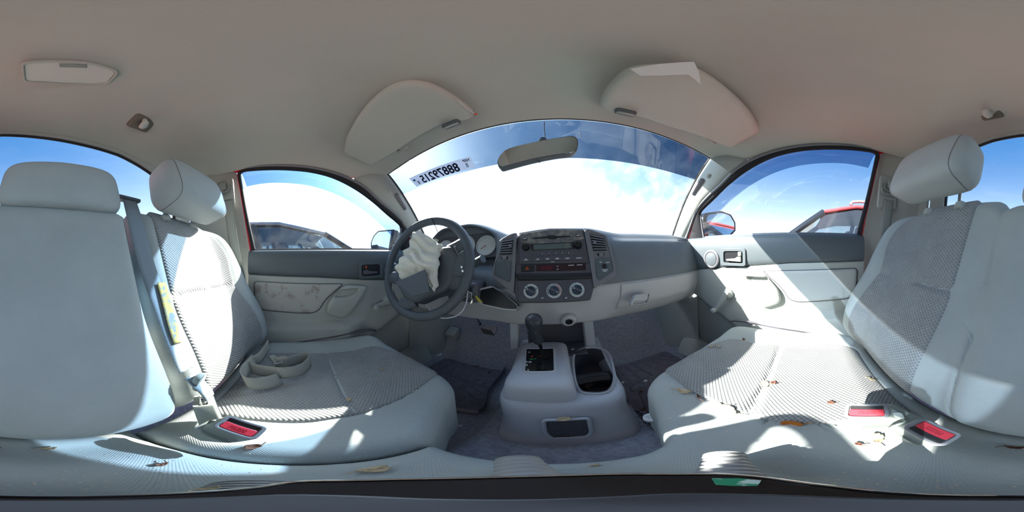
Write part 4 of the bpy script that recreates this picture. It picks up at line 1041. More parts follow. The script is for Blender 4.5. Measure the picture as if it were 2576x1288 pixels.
# ================================================================ things on the roof
FV = Frame((0, 0, .446), (1, 0, 0), (0, -1, 0))
def visor(name, px, clip, label, s):
    t = thing(name, (s * .36, .25, .446), label, 'sun visor')
    P = [(p.x, -p.y) for p in (at(u, v, z=.446) for u, v in px)]
    def vt(a, b): return .010 * (abs(a) / .6) ** 3
    pillow('panel', FV, rounded(P, .018, 4), (s * .34, -.25), M['headliner'], t, top=vt, r=.012, drop=.006, n=120, K=10)
    c = at(*clip, z=.452)
    pillow('clip_recess', FV, rrect(c.x - .026, -c.y - .010, c.x + .026, -c.y + .012, .008), (c.x, -c.y), M['dark'], t, top=lambda a, b: .0125 + .010 * (abs(a) / .6) ** 3, r=.004, drop=.012, n=40, K=6)
    tube('clip', [(c.x - .022, c.y + .004, .440), (c.x - .018, c.y - .004, .430), (c.x, c.y - .006, .428), (c.x + .018, c.y - .004, .430), (c.x + .020, c.y + .004, .440)], .004, M['trim'], t, seg=8)
    pv = at(*((1800, 362) if s > 0 else (1003, 384)), z=.45)
    tube('pivot_rod', [(pv.x, pv.y, .462), (pv.x - s * .01, pv.y - .004, .446), (pv.x - s * .05, pv.y - .004, .446)], .006, M['trim'], t, seg=8)
    return t
visor('sun_visor', [(865, 388), (872, 350), (930, 262), (985, 218), (1030, 206), (1075, 211), (1112, 227), (1192, 285), (1190, 301), (1165, 306), (1100, 320), (1000, 380), (930, 418)], (1135, 308), 'grey sun visor folded up over the driver side', -1)
visor('sun_visor', [(1507, 270), (1520, 235), (1552, 197), (1585, 172), (1700, 165), (1752, 176), (1830, 230), (1890, 290), (1913, 332), (1840, 372), (1800, 358), (1680, 320), (1600, 294), (1530, 281)], (1573, 278), 'grey sun visor with white paper tucked behind, passenger side', 1)
pw_ = [(p.x, -p.y) for p in (at(u, v, z=.428) for u, v in ((1583, 170), (1610, 186), (1660, 186), (1730, 184), (1762, 208), (1757, 178), (1745, 153), (1660, 158)))]
tag(slab('paper_sheet', Frame((0, 0, .428), (1, 0, 0), (0, -1, .06)), pw_, -.0006, .0006, M['paper']), 'folded white paper tucked behind the passenger sun visor', 'paper')
th = thing('thread_tag', at(1196, 287, z=.44), 'thin thread with a small red bead by the driver visor', 'bead')
tube('thread', [at(1150, 252, z=.446), at(1172, 272, z=.444), at(1194, 286, z=.440)], .0012, M['paper'], th, seg=5)
lathe('bead', Frame(at(1196, 287, z=.442), (1, 0, 0), (0, -1, 0)), [(.002, -.004), (.0042, 0), (.002, .004)], M['orange'], th, n=12)
# rear-view mirror
mr = thing('rear_view_mirror', at(1352, 383, y=.36), 'interior rear view mirror hanging at the top of the windshield', 'mirror')
FM = Frame((0, .362, 0), (1, 0, 0), (0, .10, .995))
mo = smooth([FM.hit(u, v) for u, v in ((1250, 405), (1258, 389), (1278, 373), (1340, 357), (1405, 345), (1440, 341), (1454, 350), (1453, 372), (1440, 385), (1400, 390), (1330, 404), (1275, 419), (1256, 422))], 4)
slab('housing', FM, mo, -.022, 0, M['dark'], mr, b=.004)
mc = FM.hit(1352, 382)
slab('mirror_glass', FM, [(lerp(a, mc[0], .035), lerp(b, mc[1], .10)) for a, b in mo], -.001, .0015, M['mirror'], mr)
tube('day_night_lever', [FM(mc[0], mc[1] - .020, -.008), FM(mc[0] + .002, mc[1] - .035, -.004)], [.006, .005], M['dark'], mr, seg=10, flat=.5)
tube('mount_arm', [FM(mc[0], mc[1], -.018), (.005, .41, .33), (.012, .47, .40)], [.009, .008, .012], M['dark'], mr, seg=12)
tube('wire', [at(1369, 307, y=.432), at(1369, 330, y=.43), at(1371, 345, y=.40)], .0014, M['dark'], mr, seg=6)
# dome lamp
zl = zhead(0, -.24)
FDm = Frame((0, 0, zl), (1, 0, 0), (0, -1, 0))
dm = thing('dome_lamp', (.01, -.24, zl), 'clear rectangular dome lamp on the headliner', 'lamp')
do = [(p.x, -p.y) for p in (at(u, v, z=zl - .006) for u, v in ((50, 156), (150, 152), (230, 157), (303, 180), (285, 200), (268, 216), (160, 212), (58, 207)))]
ring('lamp_frame', FDm, rounded(do, .012), [(lerp(a, .01, .06), lerp(b, .24, .09)) for a, b in rounded(do, .012)], -.004, .009, M['headliner'], dm, b=.003)
slab('lens', FDm, [(lerp(a, .01, .06), lerp(b, .24, .09)) for a, b in rounded(do, .012)], -.004, .006, M['lens'], dm, b=.002)
sw = [(p.x, -p.y) for p in (at(u, v, z=zl - .006) for u, v in ((148, 160), (218, 162), (218, 171), (150, 169)))]
slab('switch', FDm, sw, .004, .008, M['buckle'], dm, b=.001)
# coat hooks
for s, (u, v), side in ((-1, (360, 312), 'driver'), (1, (2488, 285), 'passenger')):
    p = at(u, v, z=.455); zc = zhead(p.x, p.y); p = at(u, v, z=zc - .012)
    ck = thing('coat_hook', (p.x, p.y, zc), 'small coat hook in a square base above the %s headrest' % side, 'hook', 'coat hooks')
    FH_ = Frame((p.x, p.y - .004, zc), (1, 0, 0), (0, -1, -.55))
    pillow('base', FH_, rrect(-.032, -.028, .032, .030, .010), (0, 0), mat('hook_recess_shade', (120, 114, 104), .8, .2), ck, top=lambda a, b: .006 - .007 * sst(.02, .0, sqrt(a * a + b * b)), r=.006, drop=.02, n=48, K=12)  # headliner tone darkened, the shade of the recess put into the colour
    tube('hook', [FH_(0, -.010, .004), FH_(0, -.006, .020), FH_(0, .006, .026), FH_(0, .014, .022)], [.009, .013, .014, .010], M['lens'], ck, seg=12, flat=.7)

# ================================================================ sticker on the windshield
WB = BVHTree.FromPolygons([WS(-1 + i / 12, j / 14) for j in range(15) for i in range(25)], [(j * 25 + i, j * 25 + i + 1, (j + 1) * 25 + i + 1, (j + 1) * 25 + i) for j in range(14) for i in range(24)])
def onws(u, v):
    h = WB.ray_cast(EYE, ray(u, v)); return h[0] - ray(u, v) * .005
tl, bl, tr3, br = onws(1029, 449), onws(1048, 470), onws(1183, 394), onws(1195, 421)
cS = (tl + bl + tr3 + br) / 4; FSt = Frame(cS, (tr3 - tl) + (br - bl), (tl - bl) + (tr3 - br))
if FSt.h.dot(EYE - cS) < 0: FSt = FSt.flip()
def film(name, col, tr):
    m = bpy.data.materials.new(name); m.use_nodes = True; nt = m.node_tree; nt.nodes.clear()
    a = nd(nt, 'ShaderNodeBsdfDiffuse', {'Color': lin(col) + (1,)}); b = nd(nt, 'ShaderNodeBsdfTranslucent', {'Color': lin(col) + (1,)}); c = nd(nt, 'ShaderNodeBsdfTransparent', {'Color': (1, 1, 1, 1)})
    ab_ = nd(nt, 'ShaderNodeMixShader', {0: .7, 1: a.outputs[0], 2: b.outputs[0]}); x = nd(nt, 'ShaderNodeMixShader', {0: tr, 1: ab_.outputs[0], 2: c.outputs[0]})
    nt.links.new(x.outputs[0], nd(nt, 'ShaderNodeOutputMaterial').inputs[0]); return m
stk = thing('windshield_sticker', cS, 'pale number sticker stuck on the driver side of the windshield, seen reversed', 'sticker')
def loc_(p): q = p - FSt.o; return (q.dot(FSt.a), q.dot(FSt.b))
so = [loc_(p) for p in (bl, br, tr3, tl)]
slab('film', FSt, so, -.0006, 0, film('sticker_film', (236, 236, 244), .10), stk)
ink = film('sticker_ink', (52, 56, 80), .0)
Ls = (so[1][0] - so[0][0])
text('digits', '88879215', FSt, .058, ink, stk, (-.004, -.006), .0008, mirror=True, sx=Ls / .058 / 6.2, bold=.0012)
text('letters', 'NSP', FSt, .016, ink, stk, (Ls * .435, .014), .0008, mirror=True, sx=1.0, bold=.0004)
text('letters', 'E', FSt, .024, ink, stk, (-Ls * .405, -.012), .0008, mirror=True, bold=.0006)
for k in range(4): slab('small_print', FSt, rrect(Ls * .405, -.016 + k * .005, Ls * .435, -.0135 + k * .005, .0004), .0, .0009, ink, stk)
lathe('blue_dot', FSt, [(.006, 0), (.006, .001), (.0003, .001)], film('sticker_blue', (80, 130, 160), 0), stk, n=18, c=(-Ls * .45, .008))

# ================================================================ belts and buckles
def belt_pillar(s, pts, label, dr):
    t = thing('seat_belt', dr, label, 'seat belt')
    FB_ = Frame(dr, (0, 1, 0), (0, 0, 1))
    if FB_.h.x * s > 0: FB_ = FB_.flip()
    slab('height_adjuster', FB_, rounded([(-.045, -.09), (.045, -.09), (.035, .07), (-.045, .07)], .012), -.010, .006, M['trim'], t, b=.003)
    box('anchor_cover', dr + V((-s * .020, -.012, .022)), (.022, .040, .040), M['buckle'], t, b=.006)
    tube('belt_ring', [FB_(*p, .016) for p in smooth([(.020, .022), (.024, .006), (.010, -.010), (-.03, -.016), (-.036, -.024), (-.028, -.030), (.02, -.028), (.032, -.012), (.034, .012), (.028, .024)], 4)], .0035, M['buckle'], t, seg=8, closed=True)
    strip('webbing', smooth(pts, 6, False), (0, 1, 0), .046, M['belt'], t)
    return t
dl, drr = at(569, 481, x=-.664), at(2232, 478, x=.664)
tl_ = belt_pillar(-1, [at(574, 502, x=-.655), at(580, 560, x=-.652), at(592, 640, x=-.655), at(608, 720, x=-.685), (-.70, -.27, -.30)], 'driver seat belt hanging from the left pillar ring', dl)
belt_pillar(1, [at(2236, 503, x=.655), at(2230, 560, x=.652), at(2222, 640, x=.655), at(2215, 720, x=.685), (.70, -.27, -.30)], 'passenger seat belt hanging from the right pillar ring', drr)
# slack loop of the driver belt on the cushion
bl_ = thing('belt_slack', (-.52, -.10, -.33), 'loose loop of grey belt webbing lying on the driver cushion', 'seat belt')
lp = [at(u, v, z=z) for u, v, z in ((676, 868, -.285), (655, 898, -.305), (634, 912, -.318), (628, 922, -.322), (646, 930, -.322), (685, 936, -.322), (719, 938, -.322), (757, 930, -.322), (779, 911, -.322), (776, 899, -.322), (750, 903, -.322), (715, 914, -.322), (690, 910, -.322))]
strip('webbing', smooth(lp, 6, False), V((-.15, -.15, 1)), .040, M['belt'], bl_)
lp = [at(u, v, z=z) for u, v, z in ((640, 905, -.310), (612, 938, -.318), (617, 960, -.326), (645, 966, -.330), (675, 962, -.332), (705, 953, -.336))]
strip('webbing', smooth(lp, 6, False), V((-.3, -.5, 1)), .040, M['belt'], bl_)
box('latch_tongue', at(706, 905, z=-.318), (.035, .05, .004), M['chrome'], bl_, b=.001, rot=Matrix.Rotation(.6, 3, 'Z'))
box('tongue_grip', at(690, 903, z=-.318), (.045, .022, .012), M['buckle'], bl_, b=.004, rot=Matrix.Rotation(.6, 3, 'Z'))
# centre belt over the seat back
cb_ = thing('centre_seat_belt', (-.195, -.25, -.05), 'centre seat belt lying down the gap beside the driver backrest', 'seat belt')
def ons(u, v, h=.012): a, b = FS.hit(u, v, h); return FS(a, b, h)
path = [ons(326, 503, -.01), ons(338, 545, .02), ons(362, 640, .022), ons(388, 720, .02), ons(418, 800, .02), ons(448, 875, .024), ons(474, 930, .034)]
sp2 = smooth(path, 6, False)
strip('webbing', sp2, V((1, -.05, .05)), .042, M['beltdark'], cb_)
box('belt_slot', path[0] + V((0, -.01, .004)), (.07, .03, .012), M['dark'], cb_, b=.004)
lab = [p + V((0, .0022, .001)) for p in (ons(405, 712, .024), ons(418, 760, .024), ons(432, 815, .0245), ons(448, 862, .026))]
tag(strip('care_label', smooth(lab, 4, False), V((1, -.05, .05)), .024, mat('yellowed_label', (196, 178, 112), .8, .2, stain=((140, 150, 150), 90, .5, .56)), cb_), 'worn yellow label sewn on the webbing')
g0 = ons(492, 955, .045)
RB = Matrix.Rotation(radians(-25), 3, 'X') @ Matrix.Rotation(radians(-38), 3, 'Z')
Fg = Frame(g0, (.80, .30, .42), (-.35, .15, .92))
pillow('tongue_guard', Fg, smooth([(-.040, -.020), (-.030, .005), (.0, .020), (.034, .022), (.040, .010), (.026, -.006), (.0, -.014), (-.022, -.034)], 4), (0, 0), M['buckle'], cb_, top=lambda a, b: 0, r=.007, drop=.004, n=50, K=8)
fold_ = [ons(480, 945, .045), ons(500, 965, .060), ons(520, 985, .055), ons(528, 1000, .045)]
strip('webbing_fold', smooth(fold_, 5, False), V((.9, .2, .3)), .040, M['beltdark'], cb_, t=.003)
# buckles
def buckle(face, zf, roll, tail, zt, label, w=.053, h=.032, flip=False):
    """face middle and the tail it grows from, both on the cushion side of the belt; roll turns the face"""
    c, tl = at(*face, z=zf), at(*tail, z=zt); D = ray(*face)
    n = (-D + V((0, 0, .15))).normalized(); hz = V((0, 0, 1)).cross(D).normalized() * -1; hz = (hz - n * n.dot(hz)).normalized(); vt = n.cross(hz)
    r_ = radians(roll); F = Frame(c, hz * cos(r_) + vt * sin(r_), vt * cos(r_) - hz * sin(r_))
    if F.h.dot(n) < 0: F = F.flip()
    t = thing('belt_buckle', c, label, 'buckle'); w2, h2 = w / 2, h / 2
    rows = []
    for k in range(7):
        q = k / 6; cc = (tl - c) * q - F.h * .012 * sin(pi * min(1, q * 2)); sc = (.95, 1.03, 1.02, .98, .86, .72, .6)[k]
        rows.append([c + cc + F.a * a * sc + F.b * b * sc for a, b in rrect(-w2, -h2, w2, h2, .008)])
    rows.insert(1, [c - F.h * .004 + F.a * a * 1.03 + F.b * b * 1.03 for a, b in rrect(-w2, -h2, w2, h2, .008)])
    grid('body', rows, M['buckle'], t, cu=True, caps=True, ang=50)
    ring('face_frame', F, rrect(-w2, -h2, w2, h2, .007), rrect(-w2 + .005, -h2 + .004, w2 - .005, h2 - .004, .004), -.004, .003, M['bezel'], t, b=.001)
    slab('slot', F, rrect(-w2 + .006, h2 - .013, w2 - .006, h2 - .005, .002), -.001, .0006, M['black'], t)
    rb = slab('release_button', F, rrect(-w2 + .006, -h2 + .005, w2 - .006, h2 - .0125, .003), -.001, .0025, M['red'], t, b=.001)
    text('lettering', 'PRESS', F, .0085, mat('raised_red', (170, 36, 52), .4, .4), rb, (0, -.004), .0024, depth=.0006, bold=.0003, mirror=flip)
    return t
buckle((603, 1076), -.300, -33, (500, 1092), -.338, 'belt buckle with red button lying left of the camera stand')
p2 = at(510, 1030, z=-.318)
t2 = thing('latch_housing', p2, 'pale belt latch housing holding the centre belt tongue', 'buckle')
ax2 = (p2 - ons(480, 930, .05)).normalized()
F2 = Frame(p2, V((.75, .5, .3)), -ax2)
bx2 = grid('body', [[F2(a * k, lerp(-.034, .026, q), h_) for a, h_ in rrect(-.029, -.022, .029, .010, .005)] for q, k in ((0, .9), (.06, 1), (.94, 1), (1, .95))], M['buckle'], t2, cu=True, caps=True)
slab('tongue_plate', F2, rrect(-.020, .02, .020, .045, .003), -.008, -.004, M['chrome'], t2)
slab('tongue_mouth', Frame(F2(0, .0262, -.006), F2.a, F2.h), rrect(-.024, -.006, .024, .006, .003), -.001, .0012, M['chrome'], t2)
buckle((2181, 1034), -.300, 2, (2262, 1078), -.338, 'belt buckle with red PRESS button facing forward on the passenger cushion', w=.056)
buckle((2343, 1087), -.298, 140, (2262, 1088), -.335, 'sunlit buckle with a glossy red button against the centre backrest', w=.054)
sl_ = thing('buckle_sleeve', (.185, -.105, -.335), 'grey plastic sleeve holding the passenger buckles together', 'buckle sleeve')
pillow('sleeve', Frame((.185, -.108, -.337), (1, .2, 0), (-.2, 1, .1)), rounded([(-.045, -.03), (.05, -.03), (.045, .012), (-.035, .015)], .012), (0, 0), M['buckle'], sl_, top=lambda a, b: .012, r=.012, drop=.01, n=50, K=8)

# ================================================================ what stands outside
def car(name, x0, ynose, prof, roof, paint, label, width=1.75, side=1, rails=False, seats=None, pillars=()):
    """a parked car, nose towards +y; prof lower body (y, z) outline, roof greenhouse line; side: which flank faces the truck"""
    t = thing(name, (x0, ynose - 2.3, -OFF), label, 'car')
    X = Frame((x0, ynose, -OFF), (0, 1, 0), (0, 0, 1))                       # h = +x
    hw = width / 2
    rows = []
    for k, ins in ((-1, .10), (-.93, .03), (-.6, 0), (0, 0), (.6, 0), (.93, .03), (1, .10)):
        cy = sum(p[0] for p in prof) / len(prof); cz = .55
        rows.append([X(lerp(a, cy, ins * .25), lerp(b, cz, ins * .6), k * hw) for a, b in prof])
    grid('body', rows, paint, t, cu=True, caps=True, ang=35)
    # greenhouse: roof shell, pillars, glass
    tum = .17
    (yb0, zb), (yr0, zr0) = roof[0], roof[1]
    top = roof[1:-1]; rows = []
    for k in range(9):
        f = -1 + k / 4; hwr = (hw - tum) * f
        rows.append([X(a, b - .035 * f * f * f * f, hwr) for a, b in top])
    rf = grid('roof', rows, paint, t, ang=60, thick=.03)
    grid('headlining', [[p - V((0, 0, .035)) for p in r] for r in rows], M['fascia'], t, ang=60)
    for s in (-1, 1):
        lo = lambda y: X(y, zb, s * (hw - .03))
        pil = [(roof[0], roof[1], .05)] + [((a, zb), (b, c), .045) for a, b, c in pillars] + [(roof[-1], roof[-2], .035)]
        for (a, b), (c, d), w_ in pil:
            tube('pillar', [X(a, b - .02, s * (hw - .035)), X(c, d - .03, s * (hw - tum + .0))], w_, M['gloss'], t, seg=8, flat=.5, up=(0, 1, 0))
        tube('roof_rail_trim', [X(a, b - .035, s * (hw - tum + .005)) for a, b in top], .022, paint, t, seg=8)
        low = [(roof[0][0] + (roof[-1][0] - roof[0][0]) * k / (len(top) - 1), zb) for k in range(len(top))]
        grid('side_glass', [[X(a, b, s * (hw - .045)) for a, b in low], [X(a, b - .04, s * (hw - tum - .012)) for a, b in top]], M['carglass'], t, ang=180)
        if rails: tube('roof_rail', smooth([X(top[0][0] + .15, top[0][1] + .0, s * (hw - tum - .06)), X(top[0][0] + .3, top[0][1] + .055, s * (hw - tum - .06)), X(top[-2][0] - .2, top[-2][1] + .06, s * (hw - tum - .06)), X(top[-2][0] + .05, top[-2][1] + .0, s * (hw - tum - .06))], 5, False), .018, M['bezel'], t, seg=8)
        # door mirror
        m = X(roof[-1][0] - .28, zb + .05, s * (hw + .06))
        pillow('door_mirror', Frame(m, (1, 0, 0), (0, 0, 1)), rrect(-.10, -.055, .10, .085, .05), (0, 0), paint, t, top=lambda a, b: .03, r=.05, drop=.05, n=40, K=8)
        for yw in (-3.55, -.85):
            lathe('wheel', Frame(X(yw, .33, s * (hw - .02)), (0, 1, 0) if s > 0 else (0, 0, 1), (0, 0, 1) if s > 0 else (0, 1, 0)), [(.33, -.18), (.33, 0), (.30, .02), (.22, .02), (.20, .005), (.05, .01), (.001, .012)], M['seal'], t, n=28)
    fw = [X(roof[-1][0] + .02, zb, hw * f * .93) for f in (-1, -.5, 0, .5, 1)]; fu = [X(roof[-2][0], roof[-2][1] - .02, (hw - tum) * f) for f in (-1, -.5, 0, .5, 1)]
    grid('front_glass', [fw, fu], M['carglass'], t, ang=180)
    rw = [X(roof[0][0], zb, hw * f * .93) for f in (-1, 0, 1)]; ru = [X(roof[1][0], roof[1][1] - .02, (hw - tum) * f) for f in (-1, 0, 1)]
    grid('rear_glass', [rw, ru], M['carglass'], t, ang=180)
    for (ys, xs_) in seats or ():
        pillow('car_seat', Frame(X(ys, zb - .35, xs_), (1, 0, 0), (0, -.2, 1)), rrect(-.24, 0, .24, .50, .08), (0, .25), M['fascia'], t, top=lambda a, b: .05, r=.06, drop=.05, n=40, K=6)
        pillow('car_headrest', Frame(X(ys - .12, zb + .16, xs_), (1, 0, 0), (0, -.2, 1)), rrect(-.13, 0, .13, .17, .05), (0, .08), M['fascia'], t, top=lambda a, b: .03, r=.05, drop=.05, n=32, K=6)
    return t
blue = mat('dark_blue_paint', (92, 104, 124), .2, .5, coat=.6); whitep = mat('white_paint', (225, 228, 230), .25, .5, coat=.5)
pr = [(-4.55, .35), (-4.6, .75), (-4.45, 1.0), (-3.9, 1.02), (-1.25, .98), (-.45, .86), (-.08, .68), (0, .42), (-.1, .25), (-4.4, .25)]
lz = OFF + at(720, 553, x=-1.78).z; ly = at(720, 553, x=-1.78).y
wb_ = at(945, 632, x=-1.70).y
car('car', -2.45, wb_ + 1.05, [(a, b * 1.08) for a, b in pr], [(-4.25, 1.08), (-3.75, lz - .10), (-3.2, lz - .03), (-2.6, lz), (-2.15, lz - .02), (-1.65, lz - .14), (-1.02, 1.08)], blue, 'dark blue car parked close outside the driver window', width=1.75, seats=((-2.05, .35), (-2.05, -.35), (-3.0, .35), (-3.0, -.35)), pillars=((-2.3, -2.45, lz - .01),))
pap = at(850, 605, x=-1.70)
lw = at(715, 600, x=-5.2)
car('car.001', -5.9, lw.y + 2.6, pr, [(-4.35, 1.0), (-3.95, OFF + lw.z - .05), (-3.2, OFF + lw.z), (-2.6, OFF + lw.z + .01), (-2.1, OFF + lw.z - .04), (-1.25, 1.0)], whitep, 'white car parked beyond the dark blue car', width=1.7, seats=(), pillars=((-2.5, -2.6, OFF + lw.z), (-3.5, -3.4, OFF + lw.z)))
rz = OFF + at(2150, 513, x=1.86).z; rb_ = at(1944, 588, x=1.75).y
car('suv', 2.5, rb_ + 1.05, [(a, b * 1.12) for a, b in pr], [(-4.45, 1.12), (-4.2, rz - .05), (-3.4, rz), (-2.5, rz), (-1.95, rz - .02), (-1.6, rz - .10), (-1.0, 1.12)], mat('faded_red_paint', (176, 62, 66), .35, .4, coat=.3), 'red sport utility vehicle with roof rails parked outside the passenger window', width=1.75, rails=True, seats=((-2.0, .35), (-2.0, -.35)), pillars=((-2.2, -2.3, rz - .01),))
# the truck's own door mirrors and aerial
for s, px, side in ((-1, [(938, 592), (948, 580), (986, 577), (988, 634), (940, 633), (934, 612)], 'driver'), (1, [(1771, 548), (1778, 537), (1815, 532), (1838, 540), (1849, 560), (1849, 580), (1832, 597), (1775, 600)], 'passenger')):
    y_ = .60; P = [at(u, v, y=y_) for u, v in px]; cx = sum(p.x for p in P) / len(P); cz = sum(p.z for p in P) / len(P)
    t = thing('door_mirror', (cx, y_, cz), '%s side door mirror outside the window, %s' % (side, 'reflecting pale sky' if s < 0 else 'in a black housing'), 'door mirror')
    F = Frame((cx, y_, cz), (1, 0, 0), (0, .22 if s < 0 else .03, 1))
    o = rounded([(p.x - cx, p.z - cz) for p in P], .012, 4)
    slab('mirror_glass', F, [(a * .90, b * .88) for a, b in o], .001, .003, M['mirror'], t)
    rows = [[F(a * k, b * k, h) for a, b in o] for k, h in ((.90, 0), (.99, .006), (1.05, 0), (1.06, -.03), (.9, -.09), (.55, -.12), (.1, -.13))]
    grid('housing', rows, M['black'], t, cu=True, caps=True, ang=50)
    tube('arm', [F(-s * .02, -.03, -.06), (s * .735, .58, .08)], [.03, .022], M['black'], t, seg=10)
a0, a1 = at(1690, 590, y=1.35), at(1732, 490, y=1.30)
ae = thing('radio_aerial', a0, 'thin black radio aerial standing on the right front fender', 'aerial')
tube('rod', [a0 + (a0 - a1) * .6, a1 + (a1 - a0) * .6], .0018, M['black'], ae, seg=6)
lathe('aerial_base', Frame(a0 + (a0 - a1) * .6, (1, 0, 0), (0, 1, 0)), [(.02, -.01), (.016, .015), (.004, .03), (.001, .03)], M['black'], ae, n=16)

# ================================================================ camera stand straight below the eye
st = thing('camera_stand', (EYE.x, 0, -.355), 'dark camera stand on the bench seat with three ribbed rubber feet', 'tripod')
FZ = Frame((EYE.x, 0, 0), _r0 * V((1, 1, 0)) if False else V((cos(_y), sin(_y), 0)), V((-sin(_y), cos(_y), 0)))
def below(px, z):
    o = []
    for u, v in px:
        p = at(u, v, z=z) - V((EYE.x, 0, z)); o.append((p.dot(FZ.a), p.dot(FZ.b)))
    return o
bo = smooth(below([(0, 1246), (322, 1244), (500, 1236), (644, 1224), (760, 1208), (966, 1204), (1130, 1201), (1288, 1197), (1450, 1193), (1600, 1190), (1800, 1190), (1932, 1200), (2100, 1222), (2250, 1238), (2420, 1245)], -.125), 3)
slab('body', FZ, bo, -.150, -.125, M['gloss'], st, b=.002)
rim_ = [FZ(a * .97, b * .97, -.1245) for a, b in resample(bo, 60)]
tube('bright_edge', rim_, .0007, M['chrome'], st, seg=6, closed=True)
pl2 = smooth(below([(0, 1256), (400, 1254), (700, 1243), (900, 1246), (1100, 1254), (1288, 1256), (1500, 1250), (1700, 1240), (1932, 1243), (2200, 1252)], -.110), 3)
slab('mount_plate', FZ, pl2, -.125, -.110, mat('slate_plate', (70, 70, 74), .6, .3), st, b=.001)
scr = below([(1790, 1203), (1860, 1203), (1915, 1208), (1905, 1222), (1840, 1222), (1800, 1219)], -.1235)
so_ = slab('screen', FZ, scr, -.125, -.1235, mat('green_label', (52, 150, 110), .4, .4, stain=((205, 225, 215), 160, .52, .58)), st)
tube('post', [(EYE.x, 0, -.15), (EYE.x, 0, -.30)], .010, M['black'], st, seg=16)
lathe('hub', Frame((EYE.x, 0, -.30), (1, 0, 0), (0, 1, 0)), [(.018, -.03), (.020, -.01), (.020, .02), (.010, .04), (.001, .04)], M['black'], st, n=24)
for u, v in ((1300, 1150), (1822, 1140), (640, 1216)):
    tipp = at(u, v, z=-.340); hubp = V((EYE.x, 0, -.30)); d = (tipp - hubp)
    leg = tube('leg', [hubp, hubp + d * .45], .008, M['black'], st, seg=12)
    P_, R_l = [], []
    for k in range(41):
        P_.append(hubp + d * lerp(.40, 1.0, k / 40)); R_l.append((.0165 if k % 5 in (1, 2, 3) else .0135) if k < 37 else .0165 - .004 * (k - 36))
    tube('ribbed_foot', P_, R_l, mat('ribbed_rubber', (150, 150, 150), .5, .5), leg, seg=20)

# ================================================================ leaves and crumbs on whatever lies beneath them
bpy.context.view_layer.update()
DG = bpy.context.evaluated_depsgraph_get()
def land(u, v):
    h = SC.ray_cast(DG, EYE, ray(u, v)); return h[1], h[2], (h[4].name if h[0] else '')
def leaf(u, v, w, l, rot, m, label, lobes=3, curl=.5, group=None):
    p, n, who = land(u, v)
    if n.dot(EYE - p) < 0: n = -n
    R = random.Random(int(u * 7 + v)); out = []; N = 22
    for k in range(N):
        t = 2 * pi * k / N; r = 1 - .28 * abs(sin(t * lobes / 2 + .4)) * (1 if k % 2 else .6) + R.uniform(-.12, .12)
        out.append((cos(t) * r * w / 2, sin(t) * r * l / 2))
    vs = []; fs = []
    for q, s_ in enumerate((1, .72, .42)):
        for x, y in out: vs.append((x * s_, y * s_, (curl * (x * x / w + .5 * y * y / l) * s_ * s_ * 1.6 + R.uniform(-.0008, .0014)) + .0012))
    vs.append((0, 0, .0012))
    for q in range(2):
        for k in range(N): fs.append((q * N + k, q * N + (k + 1) % N, (q + 1) * N + (k + 1) % N, (q + 1) * N + k))
    for k in range(N): fs.append((2 * N + k, 2 * N + (k + 1) % N, 3 * N))
    me = bpy.data.meshes.new('leaf'); me.from_pydata(vs, [], fs); me.materials.append(m); me.shade_smooth()
    o = bpy.data.objects.new('dry_leaf', me); COL.objects.link(o); ROOTS.append(o)
    q = n.to_track_quat('Z', 'Y'); o.rotation_mode = 'QUATERNION'; o.rotation_quaternion = q @ Matrix.Rotation(rot, 4, 'Z').to_quaternion(); o.location = p + n * .0015
    md = o.modifiers.new('thickness', 'SOLIDIFY'); md.thickness = .0006
    WLOC[o.name] = p
    # stem
    tube('stem', [(w * .45, 0, .002), (w * .62, .002, .004), (w * .8, .005, .003)], .0007, m, None, seg=5)
    sO = ROOTS.pop(); sO.parent = o
    return tag(o, label, 'leaf', group)
LF, LD = M['leaf'], M['leafd']
